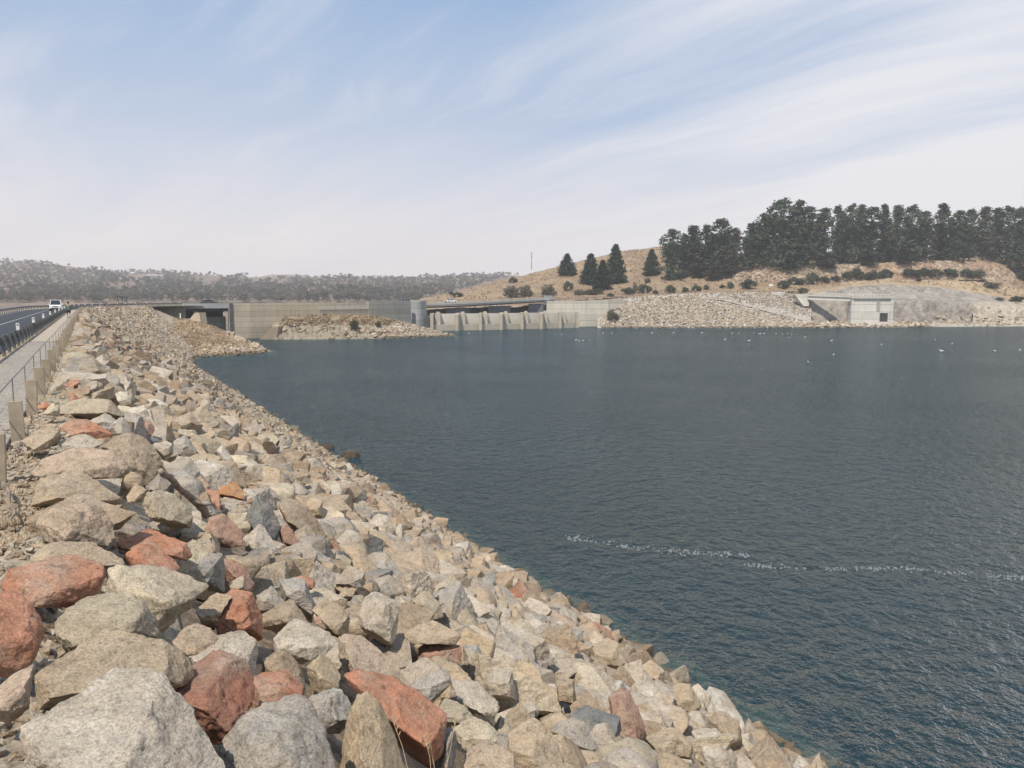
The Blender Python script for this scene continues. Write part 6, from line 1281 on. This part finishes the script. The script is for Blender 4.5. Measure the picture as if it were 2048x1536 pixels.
# farmhouses on the far hills
M_hw = simple('pale_house_wall', (.55, .53, .50), (.48, .46, .43), 1); M_hr = simple('light_tin_roof', (.62, .64, .66), (.55, .57, .6), 1, .5)
for x, y, w, h, lab in ((229,548,23,5,'long grey farm shed high on the far hill'),(262,549,19,4,'white roofed shed right of the long grey farm shed'),(310,553,28,3,'low long shed in the clearing on the far hill'),(22,527,9,4,'pale house near the top of the hill at the left edge'),(3,530,7,4,'small white house on the ridge at the photo edge'),(171,554,4,6,'narrow white building left of its square neighbour'),(185,556,6,5,'small square white house above the crest bend'),(361,572,6,4,'small white house low on the far hill above the bridge'),(446,551,14,4,'pale farmhouse among dark trees above the small bridge'),(5,571,5,5,'small white hut low at the left edge of the photo')):
    p = ground_at(x, y)
    if p is None: continue
    m_ = p.y/F_PX; W_, H_ = w*m_, h*m_; t = empty('farmhouse', tuple(p), g.uniform(-.3, .3)); tag(t, lab, 'house')
    mb = MB(); mb.box((0, 0, H_*.3), (W_, W_*.5, H_*.7)); mb.build('wall', M_hw, t)
    mb = MB(); d_ = W_*.28; mb.prism([Vector((-W_*.53, -d_, H_*.66)), Vector((-W_*.53, d_, H_*.66)), Vector((-W_*.53, 0, H_*1.1))], (W_*1.06, 0, 0)); mb.build('roof', M_hr, t)
    for k in (-1, 1): mb = MB(); mb.box((k*W_*.25, -W_*.25-.05, H_*.35), (W_*.12, .08, H_*.25)); mb.build('window', M_glass, t)
# ---- driftwood, twigs and dry grass near the lens
M_drift = simple('grey_driftwood', (.33, .27, .215), (.16, .125, .10), 6, .95, 30, .02)
def drift(pts, r, name, lab, subs=()):
    mb = MB(); P_ = [hit_slope(x, y, l) for x, y, l in pts]; P2_ = []
    for a, b in zip(P_, P_[1:]):
        for k in range(4): q = lin(a, b, k/4); P2_.append(q+Vector([mnoise.noise(q*3+Vector((i*9, 0, 0)))*.05 for i in range(3)]))
    P2_.append(P_[-1]); n = len(P2_); mb.tube(P2_, [lin(r[0], r[1], i/(n-1))*(1+.25*mnoise.noise(P2_[i]*5)) for i in range(n)], 10)
    for sp, rr_ in subs: mb.tube([hit_slope(x, y, l) for x, y, l in sp], [rr_, rr_*.6, rr_*.25][:len(sp)] if len(sp) == 3 else [rr_, rr_*.3], 6)
    tag(mb.build('driftwood', M_drift, smooth=True), lab, 'driftwood')
drift([(318, 938, .95), (345, 965, .8), (378, 995, .62), (402, 1022, .5), (412, 1030, .45)], (.028, .055), 'driftwood', 'weathered driftwood log lying across the riprap beside the brown boulder',
      [([(385, 1002, .6), (410, 1010, .6), (428, 1008, .65)], .03), ([(395, 1015, .5), (415, 1030, .45), (440, 1028, .55)], .03), ([(360, 980, .7), (362, 1000, .6)], .02)])
drift([(5, 858, .1), (30, 862, .14), (60, 868, .1), (85, 872, .12)], (.018, .008), 'twig', 'thin dead branch lying on the verge at the second timber post', [([(30, 862, .14), (45, 855, .2)], .008)])
drift([(10, 965, .15), (20, 985, .2), (14, 1003, .14), (27, 1030, .1), (24, 1052, .05)], (.02, .012), 'twig', 'pale crooked dead stick on the gravel below the first timber post')
M_straw = simple('dry_straw', (.52, .42, .26), (.42, .33, .19), 20, .9)
def tuft(px, py, n, h, spread, lab=None, obj=None):
    b = hit_slope(px, py, .0); g = np.random.default_rng(int(px*7+py)); mb = obj or MB()
    for _ in range(n):
        a = g.uniform(0, 6.28); r = spread*math.sqrt(g.random()); p0 = b+Vector((math.cos(a)*r, math.sin(a)*r, -.03)); p0.z += 0; ln = h*g.uniform(.5, 1.2); an = g.uniform(0, 6.28); le = g.uniform(.1, .7)*ln
        p1 = p0+Vector((math.cos(an)*le*.3, math.sin(an)*le*.3, ln*.6)); p2 = p0+Vector((math.cos(an)*le, math.sin(an)*le, ln)); w = .003; sd = Vector((-math.sin(an), math.cos(an), 0))*w
        mb.add([p0-sd, p0+sd, p1+sd, p1-sd], [(0, 1, 2, 3)]); mb.add([p1-sd, p1+sd, p2], [(0, 1, 2)])
    return mb
mb = MB(); g = np.random.default_rng(4)
for _ in range(230):
    s = g.uniform(6, 60) if g.random() < .8 else g.uniform(60, 150); p_ = g.uniform(-1.25, .15); q = proj(PS(p_, s))
    if q and q[0] > -40: tuft(q[0], q[1], 26, .16, .22, None, mb)
for _ in range(200):
    s = g.uniform(6, 110); q = proj(PS(-2.95+g.normal()*.12, s))
    if q and q[0] > -40: tuft(q[0], q[1], 14, .14, .2, None, mb)
tag(mb.build('dry_grass', M_straw), 'sparse dry grass along the verge between path and boulders', 'grass', None, 'stuff')
# seed stalks standing up in front of the great red slab
for k, (bx, by, tx, ty) in enumerate(((874, 1534, 838, 1400), (885, 1540, 913, 1420), (822, 1536, 782, 1430), (864, 1536, 849, 1470))):
    b = hit_slope(bx, by, .5); d_ = (b-Vector((0, 0, H))).dot(CF)-.3; b = Vector((0, 0, H))+ray(bx, by+30)*d_; tp = Vector((0, 0, H))+ray(tx, ty)*d_; mb = MB(); mid = lin(b, tp, .5)+Vector((.01, 0, .01)); mb.tube([b-Vector((0, 0, .25)), b, mid, tp], [.0028, .0026, .0022, .001], 5)
    for i in range(7): q = lin(mid, tp, .35+.65*i/7); e = q+Vector((.012*(-1)**i, .004, .03)); mb.tube([q, lin(q, e, .5), e], [.001, .0035, .0008], 5)
    tag(mb.build('grass_stalk', M_straw), ['straw seed stalk leaning over the pointed tan slab side, tallest of four', 'straw seed stalk rightmost, over the narrow blue grey slab', 'straw seed stalk leftmost, over the pointed tan slab', 'short straw stalk between the taller ones'][k], 'grass stalk', 'dry seed stalks by the red slab')
# ------------------------------------------------------------------ light, sky, air
SUN_EL, SUN_AZ = R(57), math.atan2(-.92, -.38)    # azimuth vector (x, y) towards the sun: left and a little behind the lens
sx, sy = -.45, -.893; ln_ = math.hypot(sx, sy); sx /= ln_; sy /= ln_
sv = Vector((sx*math.cos(SUN_EL), sy*math.cos(SUN_EL), math.sin(SUN_EL)))
sd = bpy.data.lights.new('sun', 'SUN'); sd.energy = 3.9; sd.angle = R(.6); sd.color = (1.0, .905, .775)
so = bpy.data.objects.new('sun', sd); COL.objects.link(so); so.rotation_euler = sv.to_track_quat('Z', 'Y').to_euler()
w = bpy.data.worlds.new('World'); sc.world = w; w.use_nodes = True; nt = w.node_tree; nt.nodes.clear()
out = nt.nodes.new('ShaderNodeOutputWorld'); bg = nt.nodes.new('ShaderNodeBackground'); bg.inputs['Strength'].default_value = .1
sky = nt.nodes.new('ShaderNodeTexSky'); sky.sky_type = 'NISHITA'; sky.sun_disc = False; sky.sun_elevation = SUN_EL; sky.sun_rotation = math.atan2(sx, sy)
sky.altitude = 900; sky.air_density = 1.0; sky.dust_density = 2.0; sky.ozone_density = 1.6
tc = nt.nodes.new('ShaderNodeTexCoord'); v = tc.outputs['Generated']
nrmv = N(nt, 'ShaderNodeVectorMath', operation='NORMALIZE'); nt.links.new(v, nrmv.inputs[0]); v = nrmv.outputs[0]
sp = N(nt, 'ShaderNodeSeparateXYZ'); nt.links.new(v, sp.inputs[0]); X, Y, Z = sp.outputs
# cloud-plane coordinates: direction projected on a high flat layer
zz = math_n(nt, 'ADD', math_n(nt, 'MAXIMUM', Z, 0), .09)
u = math_n(nt, 'DIVIDE', X, zz); q = math_n(nt, 'DIVIDE', Y, zz)
cb = N(nt, 'ShaderNodeCombineXYZ'); nt.links.new(u, cb.inputs[0]); nt.links.new(q, cb.inputs[1])
pv = cb.outputs[0]
warp = noise_n(nt, pv, .35, 3, .5)
wv = N(nt, 'ShaderNodeVectorMath', operation='MULTIPLY_ADD'); cw = N(nt, 'ShaderNodeCombineXYZ'); nt.links.new(warp, cw.inputs[0]); nt.links.new(warp, cw.inputs[1]); nt.links.new(cw.outputs[0], wv.inputs[0]); wv.inputs[1].default_value = (1.1, 1.1, 0); nt.links.new(pv, wv.inputs[2])
RO = mapping(nt, wv.outputs[0], (1, 1, 1), (0, 0, R(CLOUD_ROT)))
ST = mapping(nt, RO, (.24, 1.35, 1), (0, 0, 0), (1.9, .9, 0))
c1 = noise_n(nt, ST, 1.0, 9, .62); c2 = noise_n(nt, mapping(nt, RO, (.35, .9, 1), (0, 0, 0), (4, 2, 0)), .42, 4, .5)
# the cirrus sits in the eastern (right-hand) part of the sky
side = math_n(nt, 'ADD', math_n(nt, 'MULTIPLY', X, 1.15), math_n(nt, 'MULTIPLY', Z, -.85))
side = ramp(nt, math_n(nt, 'ADD', side, .5), [(.33, 0), (.80, 1)])
cov = math_n(nt, 'ADD', math_n(nt, 'MULTIPLY', c1, .62), math_n(nt, 'MULTIPLY', c2, .45)); cov = math_n(nt, 'ADD', cov, math_n(nt, 'SUBTRACT', math_n(nt, 'MULTIPLY', side, .25), .02))
cmask = ramp(nt, cov, [(.54, 0), (.62, .32), (.76, .98)])
smog = ramp(nt, Z, [(0, 1), (.04, .95), (.12, .62), (.20, .28), (.34, .05), (.6, 0)])
smogn = math_n(nt, 'ADD', smog, math_n(nt, 'MULTIPLY', math_n(nt, 'SUBTRACT', c1, .5), .55)); smogm = math_n(nt, 'MULTIPLY', math_n(nt, 'MAXIMUM', smogn, 0), ramp(nt, Z, [(0, 1), (.42, 1), (.6, 0)]))
blue = mix(nt, sky.outputs[0], (2.75, 4.3, 6.6), .75)
colr = mix(nt, blue, (8.1, 7.45, 7.25), math_n(nt, 'MINIMUM', smogm, 1))
colr = mix(nt, colr, (7.6, 7.5, 7.7), math_n(nt, 'MULTIPLY', cmask, .85))
nt.links.new(colr, bg.inputs['Color']); nt.links.new(bg.outputs[0], out.inputs['Surface'])
# smoke haze in the air
me = bpy.data.meshes.new('haze'); mb = MB(); mb.box((0, 0, 80), (7240, 7240, 178)); hz = None
m = bpy.data.materials.new('haze_air'); m.use_nodes = True; nt = m.node_tree; nt.nodes.clear(); out = nt.nodes.new('ShaderNodeOutputMaterial')
pvn = nt.nodes.new('ShaderNodeVolumePrincipled'); pvn.inputs['Color'].default_value = (.965, .955, .97, 1); pvn.inputs['Density'].default_value = HAZE; pvn.inputs['Anisotropy'].default_value = .2
nt.links.new(pvn.outputs[0], out.inputs['Volume'])
o = mb.build('haze', m); tag(o, None, None, None, 'stuff')
vs_ = sc.view_settings; vs_.view_transform = 'Standard'; vs_.look = 'None'; vs_.gamma = 1; vs_.use_curve_mapping = False; vs_.exposure = EXPO
cy = sc.cycles; cy.max_bounces = 6; cy.diffuse_bounces = 2; cy.glossy_bounces = 3; cy.transparent_max_bounces = 12; cy.volume_bounces = 1; cy.use_denoising = True; cy.caustics_reflective = False; cy.caustics_refractive = False
